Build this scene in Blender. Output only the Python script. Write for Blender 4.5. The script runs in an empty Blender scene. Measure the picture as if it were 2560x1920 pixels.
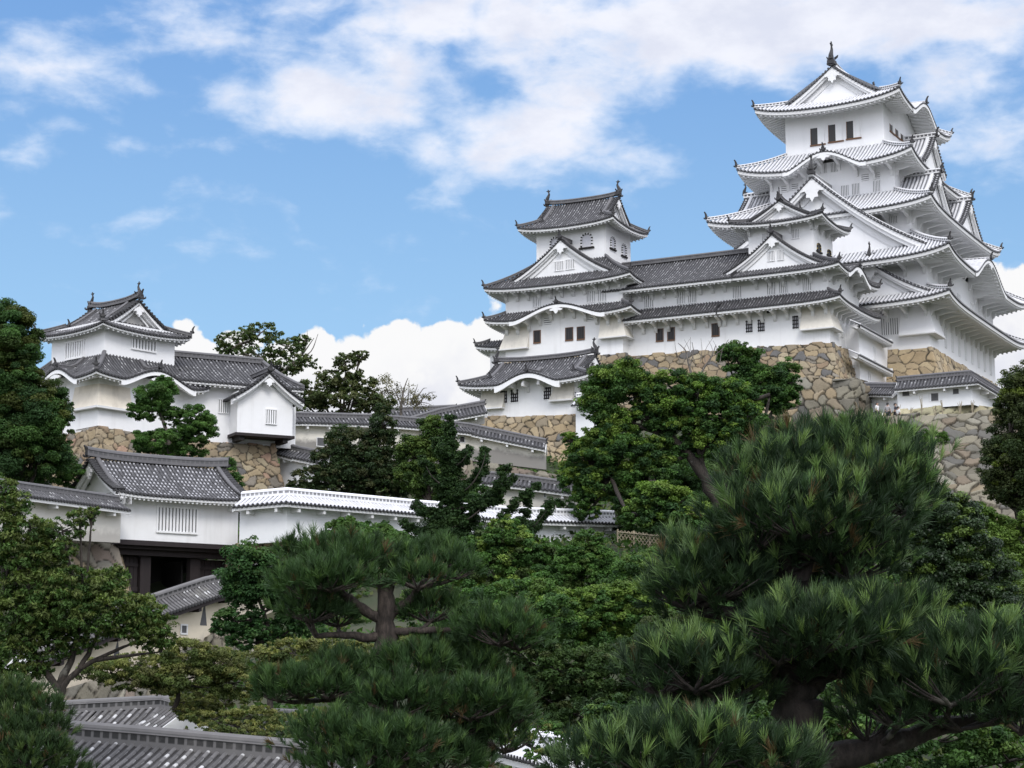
import bpy, math, random
import numpy as np
from math import sin, cos, tan, pi, radians, sqrt, atan, atan2, exp
random.seed(7); RNG = np.random.default_rng(7)
SC = bpy.context.scene
COL = SC.collection
# ------------------------------------------------------------------ camera
FPX = 1910.0; CAMZ = 4.0; PITCH = atan((705-384)/FPX)
cam = bpy.data.cameras.new("camera"); cam.sensor_width = 36; cam.lens = 36*FPX/1024
cam.clip_start = 0.5; cam.clip_end = 9000
camo = bpy.data.objects.new("camera", cam); COL.objects.link(camo)
camo.location = (0, 0, CAMZ); camo.rotation_euler = (pi/2+PITCH, 0, 0)
SC.camera = camo
# ------------------------------------------------------------------ light
SUN_EL = 43; SUN_AZ = 166         # degrees; azimuth measured from +Y towards +X
sun = bpy.data.lights.new("sun", 'SUN'); sun.energy = 1.15; sun.angle = radians(20); sun.color = (1, .965, .91)
suno = bpy.data.objects.new("sun", sun); COL.objects.link(suno)
sd = (sin(radians(SUN_AZ))*cos(radians(SUN_EL)), cos(radians(SUN_AZ))*cos(radians(SUN_EL)), sin(radians(SUN_EL)))
from mathutils import Vector, Matrix
suno.rotation_euler = Vector(sd).to_track_quat('Z', 'Y').to_euler(); suno.location = (30, -30, 80)
SC.view_settings.view_transform = 'Standard'; SC.view_settings.look = 'None'
SC.view_settings.exposure = 0.48; SC.view_settings.gamma = 1.0

# ------------------------------------------------------------------ node helper
class NT:
    def __init__(s, tree): s.t = tree; s.n = tree.nodes; s.l = tree.links
    def new(s, typ, **kw):
        nd = s.n.new(typ)
        for k, v in kw.items(): setattr(nd, k, v)
        return nd
    def put(s, sock, v):
        if isinstance(v, bpy.types.NodeSocket): s.l.new(v, sock)
        elif v is not None: sock.default_value = v
    def math(s, op, a, b=None, c=None, clamp=False):
        nd = s.new('ShaderNodeMath', operation=op, use_clamp=clamp)
        s.put(nd.inputs[0], a); s.put(nd.inputs[1], b); s.put(nd.inputs[2], c)
        return nd.outputs[0]
    def vmath(s, op, a, b=None):
        nd = s.new('ShaderNodeVectorMath', operation=op); s.put(nd.inputs[0], a); s.put(nd.inputs[1], b); return nd.outputs[0]
    def mix(s, f, a, b, blend='MIX'):
        nd = s.new('ShaderNodeMix', data_type='RGBA', blend_type=blend)
        s.put(nd.inputs[0], f); s.put(nd.inputs[6], a); s.put(nd.inputs[7], b); return nd.outputs[2]
    def sstep(s, v, a, b, lo=0., hi=1.):
        nd = s.new('ShaderNodeMapRange', interpolation_type='SMOOTHSTEP')
        s.put(nd.inputs[0], v); s.put(nd.inputs[1], a); s.put(nd.inputs[2], b); s.put(nd.inputs[3], lo); s.put(nd.inputs[4], hi); return nd.outputs[0]
    def noise(s, vec, scale, detail=4, rough=.55, dist=0.):
        nd = s.new('ShaderNodeTexNoise'); s.put(nd.inputs['Vector'], vec); nd.inputs['Scale'].default_value = scale
        nd.inputs['Detail'].default_value = detail; nd.inputs['Roughness'].default_value = rough; nd.inputs['Distortion'].default_value = dist
        return nd.outputs[0]
    def comb(s, x, y, z):
        nd = s.new('ShaderNodeCombineXYZ'); s.put(nd.inputs[0], x); s.put(nd.inputs[1], y); s.put(nd.inputs[2], z); return nd.outputs[0]
    def sep(s, v):
        nd = s.new('ShaderNodeSeparateXYZ'); s.put(nd.inputs[0], v); return nd.outputs

# ------------------------------------------------------------------ sky with clouds
world = bpy.data.worlds.new("World"); SC.world = world; world.use_nodes = True
def build_sky():
    t = NT(world.node_tree); t.n.clear()
    sky = t.new('ShaderNodeTexSky', sky_type='NISHITA'); sky.sun_disc = False
    sky.sun_elevation = radians(SUN_EL); sky.sun_rotation = radians(SUN_AZ); sky.air_density = 1.0; sky.dust_density = .6; sky.ozone_density = 1.6
    tc = t.new('ShaderNodeTexCoord').outputs['Generated']
    d = t.sep(tc)
    az = t.math('MULTIPLY', t.math('ARCTAN2', d[0], d[1]), 57.2958)          # degrees to the right of +Y
    el = t.math('MULTIPLY', t.math('ARCSINE', d[2]), 57.2958)
    # broken cumulus: blobs given by azimuth, elevation and half sizes in degrees
    def P2(dx, dy):      # direction of a landmark -> az, el
        xn = (dx*.46293-512)/FPX; yn = (384-dy*.46293)/FPX
        y = cos(PITCH)-yn*sin(PITCH); z = sin(PITCH)+yn*cos(PITCH)
        return math.degrees(atan2(xn, y)), math.degrees(atan2(z, sqrt(xn*xn+y*y)))
    K = 72.0
    blobs = [(880,95,330,105,.95),(1230,40,420,90,.75),(1520,60,300,90,.85),(1700,40,300,80,.8),(2130,70,240,110,1.0),(1880,50,300,70,.75),(480,195,80,42,.7),(700,215,170,55,.8),(900,240,200,60,.7),(960,305,240,50,.75),
             (1230,290,140,70,.75),(1360,335,110,40,.7),(1090,365,110,32,.6),(1520,345,110,30,.42),(60,110,110,80,.75),(190,160,150,42,.6),(30,245,70,55,.7),(330,30,230,60,.55),(465,312,50,22,.55),
             (50,335,70,22,.5),(130,265,45,22,.5),(415,130,40,30,.45),(1640,160,110,34,.4),(2150,330,140,60,.5),(1290,190,200,60,.35),(2100,205,130,70,.25),(1000,60,60,20,.3),(300,190,60,24,.4),(1290,405,50,14,.4),(1400,400,40,12,.35)]
    tot = None
    for (x, y, rx, ry, s) in blobs:
        a0, e0 = P2(x, y)
        u = t.math('MULTIPLY', t.math('SUBTRACT', az, a0), K/rx); v = t.math('MULTIPLY', t.math('SUBTRACT', el, e0), K/ry)
        r2 = t.math('ADD', t.math('MULTIPLY', u, u), t.math('MULTIPLY', v, v))
        g = t.math('MULTIPLY', t.math('EXPONENT', t.math('MULTIPLY', r2, -.8)), s*.60)
        tot = g if tot is None else t.math('ADD', tot, g)
    # far from the view: unseen broken cloud cover, thickened for added fill light
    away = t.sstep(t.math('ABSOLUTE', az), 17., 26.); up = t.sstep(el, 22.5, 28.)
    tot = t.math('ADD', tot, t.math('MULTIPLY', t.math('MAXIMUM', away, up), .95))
    p = t.comb(t.math('MULTIPLY', az, .55), el, 0.)
    n1 = t.noise(p, .45, 6, .5, .3); n2 = t.noise(p, 1.3, 6, .58, .2)
    f = t.math('ADD', t.math('ADD', tot, t.math('MULTIPLY', t.math('SUBTRACT', n1, .5), 2.1)), t.math('MULTIPLY', t.math('SUBTRACT', n2, .5), 1.0))
    m1 = t.sstep(f, .08, .98)
    # cumulus bank on the horizon with a lumpy upper edge
    pb = t.comb(az, t.math('MULTIPLY', el, 1.0), 3.)
    vor = t.new('ShaderNodeTexVoronoi', feature='SMOOTH_F1'); t.put(vor.inputs['Vector'], t.vmath('ADD', pb, t.comb(t.noise(pb, 1.3, 3), t.noise(t.vmath('ADD', pb, (7, 3, 1)), 1.3, 3), 0.)))
    vor.inputs['Scale'].default_value = .95; vor.inputs['Smoothness'].default_value = .25
    lump = t.math('SUBTRACT', .5, vor.outputs['Distance'])
    nb = t.noise(pb, .28, 3, .5); nb2 = t.noise(pb, 2.8, 5, .6)
    a1, eA = P2(690, 715); a2, e2 = P2(1060, 690); a3, e3 = P2(2200, 640)
    base = t.math('ADD', 11.0, t.math('MULTIPLY', t.sstep(az, -4.6, -1.3), .85))
    base = t.math('ADD', base, t.math('MULTIPLY', t.sstep(az, 3., 14.), .9))
    base = t.math('SUBTRACT', base, t.math('MULTIPLY', t.sstep(az, -10.4, -11.6), 6.))
    gx = t.math('MULTIPLY', t.math('SUBTRACT', az, P2(545, 700)[0]), 1.5)
    base = t.math('SUBTRACT', base, t.math('MULTIPLY', t.math('EXPONENT', t.math('MULTIPLY', t.math('MULTIPLY', gx, gx), -1.)), .35))
    edge = t.math('ADD', base, t.math('ADD', t.math('MULTIPLY', lump, 1.5), t.math('ADD', t.math('MULTIPLY', t.math('SUBTRACT', nb, .5), 1.6), t.math('MULTIPLY', t.math('SUBTRACT', nb2, .5), .5))))
    h = t.math('SUBTRACT', edge, el)
    m2 = t.sstep(h, -.06, .16)
    # cloud tones
    sh = t.noise(t.vmath('ADD', p, (11, 4, 2)), .6, 5, .6)
    c1 = t.mix(t.sstep(sh, .35, .7), (.67, .68, .735, 1), (.55, .57, .655, 1))
    c1 = t.mix(t.sstep(f, .35, 1.0), (.62, .68, .78, 1), c1)
    fill_gain = t.math('ADD', 1., t.math('MULTIPLY', t.math('MAXIMUM', t.sstep(t.math('ABSOLUTE', az), 30., 80.), t.sstep(el, 30., 55.)), .95))   # clouds out of view are brightened to add fill light
    c1 = t.mix(1., c1, t.comb(fill_gain, fill_gain, fill_gain), 'MULTIPLY')
    gl = t.math('MULTIPLY', t.sstep(az, -3.5, 0.5), t.sstep(el, 9.6, 8.0))
    c2 = t.mix(t.math('MULTIPLY', t.math('ADD', t.math('MULTIPLY', t.sstep(h, .5, 3.2), .6), gl), t.sstep(t.noise(pb, .8, 4), .3, .62)), (.69, .69, .695, 1), (.49, .51, .60, 1))
    # brighten and desaturate the clear air a touch
    skyc = t.mix(1.0, sky.outputs[0], (.10, .108, .112, 1), 'MULTIPLY')
    grad = t.mix(t.sstep(el, 24., 8.), (.115, .262, .56, 1), (.238, .415, .615, 1))
    skyc = t.mix(.72, skyc, grad)
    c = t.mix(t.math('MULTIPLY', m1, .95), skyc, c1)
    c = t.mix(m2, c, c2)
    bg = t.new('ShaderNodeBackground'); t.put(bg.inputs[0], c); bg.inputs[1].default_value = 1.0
    out = t.new('ShaderNodeOutputWorld'); t.l.new(bg.outputs[0], out.inputs[0])
build_sky()

# ------------------------------------------------------------------ geometry of the view -> world points
def ray(px, py):
    xn = (px-512)/FPX; yn = (384-py)/FPX
    return np.array([xn, cos(PITCH)-yn*sin(PITCH), sin(PITCH)+yn*cos(PITCH)])
def P(px, py, Y):
    d = ray(px, py); return np.array([0, 0, CAMZ])+d*(Y/d[1])
class Fr:
    """plan frame of a building: origin, local x runs az degrees right of +Y, local y is 90 degrees to its left"""
    def __init__(s, o, az):
        s.o = np.array(o, float); a = radians(az); s.az = az; s.rot = pi/2-a
        s.x = np.array([sin(a), cos(a), 0]); s.y = np.array([-cos(a), sin(a), 0])
    def w(s, l): return s.o+s.x*l[0]+s.y*l[1]+np.array([0, 0, l[2]])
    def loc(s, p): d = np.array(p)-s.o; return np.array([d@s.x, d@s.y, d[2]])
    def pick(s, face, c, px, py):
        d = ray(px, py); o = np.array([0, 0, CAMZ])-s.o; ax = s.x if face == 'W' else s.y
        l = s.loc(np.array([0, 0, CAMZ])+d*((c-o@ax)/(d@ax)))
        return (l[1], l[2]) if face == 'W' else (l[0], l[2])

# ------------------------------------------------------------------ materials
MATS = {}
def mat(name):
    if name not in MATS: MATS[name] = MATDEF[name](name)
    return MATS[name]
def newmat(name):
    m = bpy.data.materials.new(name); m.use_nodes = True; t = NT(m.node_tree); t.n.clear()
    b = t.new('ShaderNodeBsdfPrincipled'); o = t.new('ShaderNodeOutputMaterial'); t.l.new(b.outputs[0], o.inputs[0])
    return m, t, b
def objco(t): return t.new('ShaderNodeTexCoord').outputs['Object']
def plaster(base=(.80, .80, .79), stain=(.55, .54, .52), amt=.25, streak=.15):
    def f(name):
        m, t, b = newmat(name); co = t.new('ShaderNodeNewGeometry').outputs['Position']
        n = t.noise(co, .35, 6, .65); n2 = t.noise(co, 3.5, 4, .6)
        st = t.noise(t.vmath('MULTIPLY', co, (1.6, 1.6, .12)), 1.0, 5, .6)
        c = t.mix(t.math('MULTIPLY', t.sstep(n, .48, .8), amt), (*base, 1), (*stain, 1))
        c = t.mix(t.math('MULTIPLY', t.sstep(st, .5, .78), streak), c, (*[x*.8 for x in stain], 1))
        c = t.mix(t.math('MULTIPLY', t.sstep(n2, .4, .75), amt*.3), c, (*stain, 1))
        t.put(b.inputs['Base Color'], c); b.inputs['Roughness'].default_value = .85
        bp = t.new('ShaderNodeBump'); bp.inputs['Strength'].default_value = .12; bp.inputs['Distance'].default_value = .05; t.put(bp.inputs['Height'], n2); t.put(b.inputs['Normal'], bp.outputs[0])
        return m
    return f
def stained_wall(base, stain, lo, hi):
    """plaster with a band of dark weather stain near its foot; UV.y is height above the wall foot in metres"""
    def f(name):
        m, t, b = newmat(name); co = t.new('ShaderNodeNewGeometry').outputs['Position']
        uv = t.sep(t.new('ShaderNodeUVMap').outputs[0])
        n = t.noise(t.vmath('MULTIPLY', co, (.5, .5, .5)), 1., 5, .65); n2 = t.noise(co, 5., 4, .7)
        h = t.math('ADD', uv[1], t.math('ADD', t.math('MULTIPLY', t.math('SUBTRACT', n, .5), 1.2), t.math('MULTIPLY', t.math('SUBTRACT', n2, .5), .4)))
        k = t.sstep(h, hi, lo)
        c = t.mix(t.math('MULTIPLY', t.sstep(n2, .4, .8), .15), (*base, 1), (*[x*.75 for x in base], 1))
        c = t.mix(t.math('MULTIPLY', k, .85), c, (*stain, 1))
        t.put(b.inputs['Base Color'], c); b.inputs['Roughness'].default_value = .9
        return m
    return f
def tiles(cov, trough, joint, jamt=.0, lichen=.1, cw=.27, seamc=(.03, .03, .032), var=.76):
    """barrel tiles: UV.x counts rows (crest at .5), UV.y metres up the slope"""
    def f(name):
        m, t, b = newmat(name); uv = t.sep(t.new('ShaderNodeUVMap').outputs[0]); co = t.new('ShaderNodeNewGeometry').outputs['Position']
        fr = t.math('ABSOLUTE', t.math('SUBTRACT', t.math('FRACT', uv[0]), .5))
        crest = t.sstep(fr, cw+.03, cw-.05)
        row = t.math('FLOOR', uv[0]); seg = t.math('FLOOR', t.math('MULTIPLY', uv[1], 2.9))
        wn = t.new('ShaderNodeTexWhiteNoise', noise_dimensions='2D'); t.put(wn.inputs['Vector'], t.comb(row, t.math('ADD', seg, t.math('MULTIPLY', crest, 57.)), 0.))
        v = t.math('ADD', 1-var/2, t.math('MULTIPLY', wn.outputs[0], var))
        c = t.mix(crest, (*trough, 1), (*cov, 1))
        mx = t.new('ShaderNodeMix', data_type='RGBA', blend_type='MULTIPLY'); mx.inputs[0].default_value = 1.
        vv = t.comb(v, v, v); t.put(mx.inputs[6], c); t.put(mx.inputs[7], vv); c = mx.outputs[2]
        sf = t.math('FRACT', t.math('MULTIPLY', uv[1], 2.9))
        if jamt > 0:
            j = t.math('MULTIPLY', t.math('MULTIPLY', t.sstep(sf, .55, .7), crest), t.sstep(t.math('ADD', wn.outputs[0], t.noise(co, .9, 3)), 1.34-jamt*.8, 1.46-jamt*.8))
            c = t.mix(t.math('MULTIPLY', j, .9), c, (*joint, 1))
        seam = t.math('MULTIPLY', t.sstep(sf, .12, .02), .55)
        c = t.mix(seam, c, (*seamc, 1))
        n = t.noise(co, 1.1, 6, .7)
        c = t.mix(t.math('MULTIPLY', t.sstep(n, .52, .8), lichen), c, (.33, .32, .28, 1))
        t.put(b.inputs['Base Color'], c); b.inputs['Roughness'].default_value = .62; b.inputs['Specular IOR Level'].default_value = .35
        bp = t.new('ShaderNodeBump'); bp.inputs['Strength'].default_value = .5; bp.inputs['Distance'].default_value = .04; t.put(bp.inputs['Height'], t.math('ADD', sf, t.math('MULTIPLY', t.noise(co, 6., 3), .5))); t.put(b.inputs['Normal'], bp.outputs[0])
        return m
    return f
def ridge_mat(base, dash, dark, k=.5, per=.24, lo=.30, hi=.60):
    """stacked ridge tiles: courses along the ridge; UV.x metres along, UV.y 0..1 around the section"""
    def f(name):
        m, t, b = newmat(name); uv = t.sep(t.new('ShaderNodeUVMap').outputs[0]); co = t.new('ShaderNodeNewGeometry').outputs['Position']
        fx = t.math('FRACT', t.math('MULTIPLY', uv[0], 1/per)); fy = uv[1]
        d = t.math('MULTIPLY', t.math('MULTIPLY', t.sstep(fx, .2, .28), t.sstep(fx, .98, .90)), t.math('MULTIPLY', t.sstep(fy, lo-.05, lo+.03), t.sstep(fy, hi+.04, hi-.04)))
        d = t.math('MAXIMUM', d, t.math('MULTIPLY', t.sstep(t.math('ABSOLUTE', t.math('SUBTRACT', fy, .72)), .04, .02), .6))
        c = t.mix(t.math('MULTIPLY', d, k), (*base, 1), (*dark, 1))
        n = t.noise(co, 1.7, 5, .7); c = t.mix(t.math('MULTIPLY', t.sstep(n, .4, .75), .35), c, (*dash, 1))
        t.put(b.inputs['Base Color'], c); b.inputs['Roughness'].default_value = .7
        return m
    return f
def plain(col, rough=.8, var=.25, scale=4.):
    def f(name):
        m, t, b = newmat(name); co = objco(t); n = t.noise(co, scale, 5, .65)
        c = t.mix(t.sstep(n, .3, .75), (*[x*(1-var) for x in col], 1), (*[min(1, x*(1+var)) for x in col], 1))
        t.put(b.inputs['Base Color'], c); b.inputs['Roughness'].default_value = rough
        return m
    return f
def wood(col):
    def f(name):
        m, t, b = newmat(name); co = objco(t); n = t.noise(t.vmath('MULTIPLY', co, (9, 9, .7)), 1.2, 5, .65)
        c = t.mix(n, (*[x*.45 for x in col], 1), (*[x*1.5 for x in col], 1)); t.put(b.inputs['Base Color'], c); b.inputs['Roughness'].default_value = .75
        return m
    return f
def bark(col):
    def f(name):
        m, t, b = newmat(name); co = objco(t); n = t.noise(t.vmath('MULTIPLY', co, (1, 1, .35)), 16., 5, .7); n2 = t.noise(co, 2.2, 4, .6)
        c = t.mix(t.sstep(n, .35, .7), (*[x*.4 for x in col], 1), (*[x*1.35 for x in col], 1))
        c = t.mix(t.math('MULTIPLY', t.sstep(n2, .6, .72), .5), c, (.22, .21, .18, 1))
        t.put(b.inputs['Base Color'], c); b.inputs['Roughness'].default_value = .9
        bp = t.new('ShaderNodeBump'); bp.inputs['Strength'].default_value = .9; bp.inputs['Distance'].default_value = .03; t.put(bp.inputs['Height'], n); t.put(b.inputs['Normal'], bp.outputs[0])
        return m
    return f
def leafmat(trans=.25, rough=.5, spec=.3):
    def f(name):
        m, t, b = newmat(name); at = t.new('ShaderNodeAttribute', attribute_name='Col').outputs[0]
        t.put(b.inputs['Base Color'], at); b.inputs['Roughness'].default_value = rough; b.inputs['Specular IOR Level'].default_value = spec
        tr = t.new('ShaderNodeBsdfTranslucent'); t.put(tr.inputs[0], t.mix(1., at, (1.05, 1.25, .5, 1), 'MULTIPLY'))
        mx = t.new('ShaderNodeMixShader'); mx.inputs[0].default_value = trans
        t.l.new(b.outputs[0], mx.inputs[1]); t.l.new(tr.outputs[0], mx.inputs[2])
        t.l.new(mx.outputs[0], [n for n in t.n if n.type == 'OUTPUT_MATERIAL'][0].inputs[0])
        return m
    return f
def stonemat(name):
    m, t, b = newmat(name); co = t.new('ShaderNodeNewGeometry').outputs['Position']
    at = t.new('ShaderNodeAttribute', attribute_name='Col').outputs[0]
    n = t.noise(co, 1.8, 6, .7); n2 = t.noise(co, 9., 4, .65)
    v = t.math('ADD', .68, t.math('MULTIPLY', n, .64)); c = t.mix(1., at, t.comb(v, v, v), 'MULTIPLY')
    c = t.mix(t.math('MULTIPLY', t.sstep(n2, .58, .75), .35), c, (.10, .095, .085, 1))
    t.put(b.inputs['Base Color'], c); b.inputs['Roughness'].default_value = .9
    bp = t.new('ShaderNodeBump'); bp.inputs['Strength'].default_value = .6; bp.inputs['Distance'].default_value = .06; t.put(bp.inputs['Height'], t.math('ADD', n, n2)); t.put(b.inputs['Normal'], bp.outputs[0])
    return m
def groundmat(name):
    m, t, b = newmat(name); co = t.new('ShaderNodeNewGeometry').outputs['Position']
    n = t.noise(co, .25, 6, .65); n2 = t.noise(co, 3., 5, .7)
    c = t.mix(t.sstep(n, .4, .62), (.030, .045, .016, 1), (.055, .055, .028, 1)); c = t.mix(t.math('MULTIPLY', n2, .5), c, (.03, .035, .015, 1))
    t.put(b.inputs['Base Color'], c); b.inputs['Roughness'].default_value = .95
    return m
def glassdark(name):
    m, t, b = newmat(name); b.inputs['Base Color'].default_value = (.012, .010, .009, 1); b.inputs['Roughness'].default_value = .35; return m
MATDEF = dict(
    plaster_white=plaster((.86, .86, .865), (.56, .54, .51), .20, .24), plaster_keep=plaster((.87, .87, .88), (.62, .61, .60), .14, .13),
    plaster_cream=plaster((.72, .66, .56), (.38, .34, .28), .55, .35), plaster_trim=plaster((.74, .74, .74), (.5, .49, .48), .3, .1),
    plaster_old=plaster((.70, .665, .59), (.36, .34, .31), .5, .35), plaster_gable=plaster((.36, .355, .345), (.25, .24, .23), .4, .2),
    wall_stained=stained_wall((.78, .74, .66), (.17, .162, .155), .70, 1.15), wall_grey=stained_wall((.74, .71, .65), (.42, .40, .37), .2, .75), wall_clean=stained_wall((.84, .85, .86), (.6, .6, .6), -.6, -.2),
    wall_ochre=stained_wall((.70, .62, .49), (.33, .30, .26), -.2, .35),
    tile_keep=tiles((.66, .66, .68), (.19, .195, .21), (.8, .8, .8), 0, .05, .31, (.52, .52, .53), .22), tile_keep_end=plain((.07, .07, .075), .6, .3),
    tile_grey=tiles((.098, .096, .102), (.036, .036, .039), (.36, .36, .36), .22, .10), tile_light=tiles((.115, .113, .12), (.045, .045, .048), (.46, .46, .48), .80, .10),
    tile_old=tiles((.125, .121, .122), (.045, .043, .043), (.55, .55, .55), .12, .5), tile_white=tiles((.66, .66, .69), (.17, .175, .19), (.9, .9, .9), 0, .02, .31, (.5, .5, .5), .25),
    tile_end=plain((.035, .034, .036), .6, .3), ridge_grey=ridge_mat((.115, .112, .118), (.20, .195, .19), (.03, .03, .03), .5), ridge_keep=ridge_mat((.74, .74, .75), (.45, .45, .46), (.05, .05, .055), .95, .42, .25, .62),
    ridge_white=ridge_mat((.86, .86, .88), (.7, .7, .72), (.12, .12, .13), .85), ridge_old=ridge_mat((.125, .12, .12), (.22, .21, .20), (.012, .012, .012), .97),
    ornament=plain((.032, .031, .033), .6, .35), recess_grey=plain((.10, .10, .105), .8, .1), recess_dark=glassdark, recess_mid=plain((.045, .045, .047), .8, .1), frame_wood=wood((.16, .08, .04)),
    gilt=plain((.45, .33, .08), .5, .2), pane=plain((.62, .62, .66), .5, .08), timber=wood((.020, .0135, .0145)), timber_dark=wood((.008, .006, .006)),
    stone=stonemat, ground=groundmat, bark_dark=bark((.040, .032, .026)), bark_pine=bark((.062, .048, .040)), bark_shade=bark((.034, .027, .023)), bark_grey=bark((.17, .15, .13)),
    leaf=leafmat(.30, .6, .16), needle=leafmat(.18, .55, .25), leaf_gloss=leafmat(.2, .45, .35), bamboo=plain((.34, .29, .2), .6, .3),
    skin=plain((.5, .33, .25), .6, .05), hair=plain((.012, .010, .010), .5, .1), cloth_white=plain((.72, .72, .72), .8, .05), cloth_grey=plain((.33, .32, .32), .8, .05), cloth_dark=plain((.04, .04, .05), .8, .1))

# ------------------------------------------------------------------ mesh builder
def link(o, parent=None, label=None, cat=None, group=None, kind=None):
    COL.objects.link(o)
    if parent is not None: o.parent = parent
    tag(o, label, cat, group, kind); return o
def tag(o, label=None, cat=None, group=None, kind=None):
    if label: o['label'] = label
    if cat: o['category'] = cat
    if group: o['group'] = group
    if kind: o['kind'] = kind
def empty(name, loc, rz=0., label=None, cat=None, group=None):
    o = bpy.data.objects.new(name, None); o.location = [float(x) for x in loc]; o.rotation_euler = (0, 0, rz); o.empty_display_size = .5
    return link(o, None, label, cat, group)
class MB:
    def __init__(s): s.v = []; s.f = []; s.m = []; s.uv = []; s.n = 0
    def add(s, v, f, m=0, uv=None):
        v = np.asarray(v, float).reshape(-1, 3); k = len(v)
        s.v.append(v); s.uv.append(np.zeros((k, 2)) if uv is None else np.asarray(uv, float).reshape(-1, 2))
        s.f.extend([[i+s.n for i in q] for q in f]); s.m.extend([m]*len(f)); s.n += k
    def hexa(s, p, m=0):      # 8 corners: bottom 4 (ccw) then top 4
        s.add(p, [(3, 2, 1, 0), (4, 5, 6, 7), (0, 1, 5, 4), (1, 2, 6, 5), (2, 3, 7, 6), (3, 0, 4, 7)], m)
    def box(s, a, b, m=0):
        x0, y0, z0 = a; x1, y1, z1 = b
        s.hexa([(x0, y0, z0), (x1, y0, z0), (x1, y1, z0), (x0, y1, z0), (x0, y0, z1), (x1, y0, z1), (x1, y1, z1), (x0, y1, z1)], m)
    def obox(s, o, e, n, a0, a1, r0, r1, z0, z1, m=0):    # box in an (e, n, z) side frame
        o = np.asarray(o); e = np.asarray(e); n = np.asarray(n); k = np.array([0, 0, 1.])
        q = lambda a, r, z: o+e*a+n*r+k*z
        s.hexa([q(a0, r0, z0), q(a1, r0, z0), q(a1, r1, z0), q(a0, r1, z0), q(a0, r0, z1), q(a1, r0, z1), q(a1, r1, z1), q(a0, r1, z1)], m)
    def grid(s, pts, m=0, uv=None, closed=False):          # pts (A,B,3)
        pts = np.asarray(pts, float); A, B = pts.shape[:2]
        f = []
        for i in range(A-1):
            for j in range(B-1): f.append((i*B+j, (i+1)*B+j, (i+1)*B+j+1, i*B+j+1))
            if closed: f.append((i*B+B-1, (i+1)*B+B-1, (i+1)*B, i*B))
        s.add(pts, f, m, uv)
    def tube(s, pts, rad, seg=6, m=0, cap=True, flat=1., uvm=False):
        pts = np.asarray(pts, float); K = len(pts); rad = np.broadcast_to(np.asarray(rad, float), (K,))
        T = np.gradient(pts, axis=0); T /= np.linalg.norm(T, axis=1)[:, None]+1e-9
        ref = np.array([0, 0, 1.]) if abs(T[:, 2]).mean() < .9 else np.array([1., 0, 0])
        U = np.cross(T, ref); U /= np.linalg.norm(U, axis=1)[:, None]+1e-9; V = np.cross(U, T)
        an = np.arange(seg)/seg*2*pi
        ring = pts[:, None, :]+rad[:, None, None]*(U[:, None, :]*np.cos(an)[None, :, None]*flat+V[:, None, :]*np.sin(an)[None, :, None])
        L = np.concatenate([[0], np.cumsum(np.linalg.norm(np.diff(pts, axis=0), axis=1))])
        uv = np.stack([np.broadcast_to(L[:, None], (K, seg)), np.broadcast_to(np.arange(seg)/seg, (K, seg))], -1)
        b = s.n; s.grid(ring, m, uv, True)
        if cap:
            s.f.append([b+i for i in range(seg)][::-1]); s.m.append(m); s.f.append([b+(K-1)*seg+i for i in range(seg)]); s.m.append(m)
    def sweep(s, pts, sec, m=0, side=None):     # section [(u, z)] swept along a polyline; u horizontal across, z up
        pts = np.asarray(pts, float); K = len(pts); T = np.gradient(pts, axis=0); T[:, 2] = 0
        T /= np.linalg.norm(T, axis=1)[:, None]+1e-9; U = np.stack([T[:, 1], -T[:, 0], np.zeros(K)], 1)
        if side is not None: U = np.broadcast_to(np.asarray(side, float), (K, 3))
        sec = np.asarray(sec, float); ring = pts[:, None, :]+U[:, None, :]*sec[None, :, :1]+np.array([0, 0, 1.])*sec[None, :, 1:]
        L = np.concatenate([[0], np.cumsum(np.linalg.norm(np.diff(pts, axis=0), axis=1))]); S = len(sec)
        zz = (sec[:, 1]-sec[:, 1].min())/(np.ptp(sec[:, 1])+1e-9)
        uv = np.stack([np.broadcast_to(L[:, None], (K, S)), np.broadcast_to(zz[None], (K, S))], -1)
        b = s.n; s.grid(ring, m, uv, True)
        s.f.append([b+i for i in range(S)][::-1]); s.m.append(m); s.f.append([b+(K-1)*S+i for i in range(S)]); s.m.append(m)
    def fanprism(s, poly, off, m=0):   # polygon (3d points) extruded by vector off
        p = np.asarray(poly, float); k = len(p); q = p+np.asarray(off, float)
        f = [list(range(k))[::-1], [k+i for i in range(k)]]+[(i, (i+1) % k, k+(i+1) % k, k+i) for i in range(k)]
        s.add(np.concatenate([p, q]), f, m)
    def build(s, name, mats, parent=None, loc=None, rz=None, smooth=False, **tg):
        me = bpy.data.meshes.new(name)
        v = np.concatenate(s.v) if s.v else np.zeros((0, 3)); uv = np.concatenate(s.uv) if s.uv else np.zeros((0, 2))
        me.from_pydata(v.tolist(), [], s.f)
        for mm in (mats if isinstance(mats, (list, tuple)) else [mats]): me.materials.append(mat(mm))
        me.polygons.foreach_set('material_index', np.array(s.m, np.int32))
        if smooth: me.polygons.foreach_set('use_smooth', np.ones(len(s.f), bool))
        lv = np.zeros(len(me.loops), np.int32); me.loops.foreach_get('vertex_index', lv)
        ul = me.uv_layers.new(name='UVMap'); ul.data.foreach_set('uv', uv[lv].astype(np.float32).ravel())
        me.update()
        o = bpy.data.objects.new(name, me)
        if loc is not None: o.location = [float(x) for x in loc]
        if rz is not None: o.rotation_euler = (0, 0, rz)
        return link(o, parent, **tg)
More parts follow.
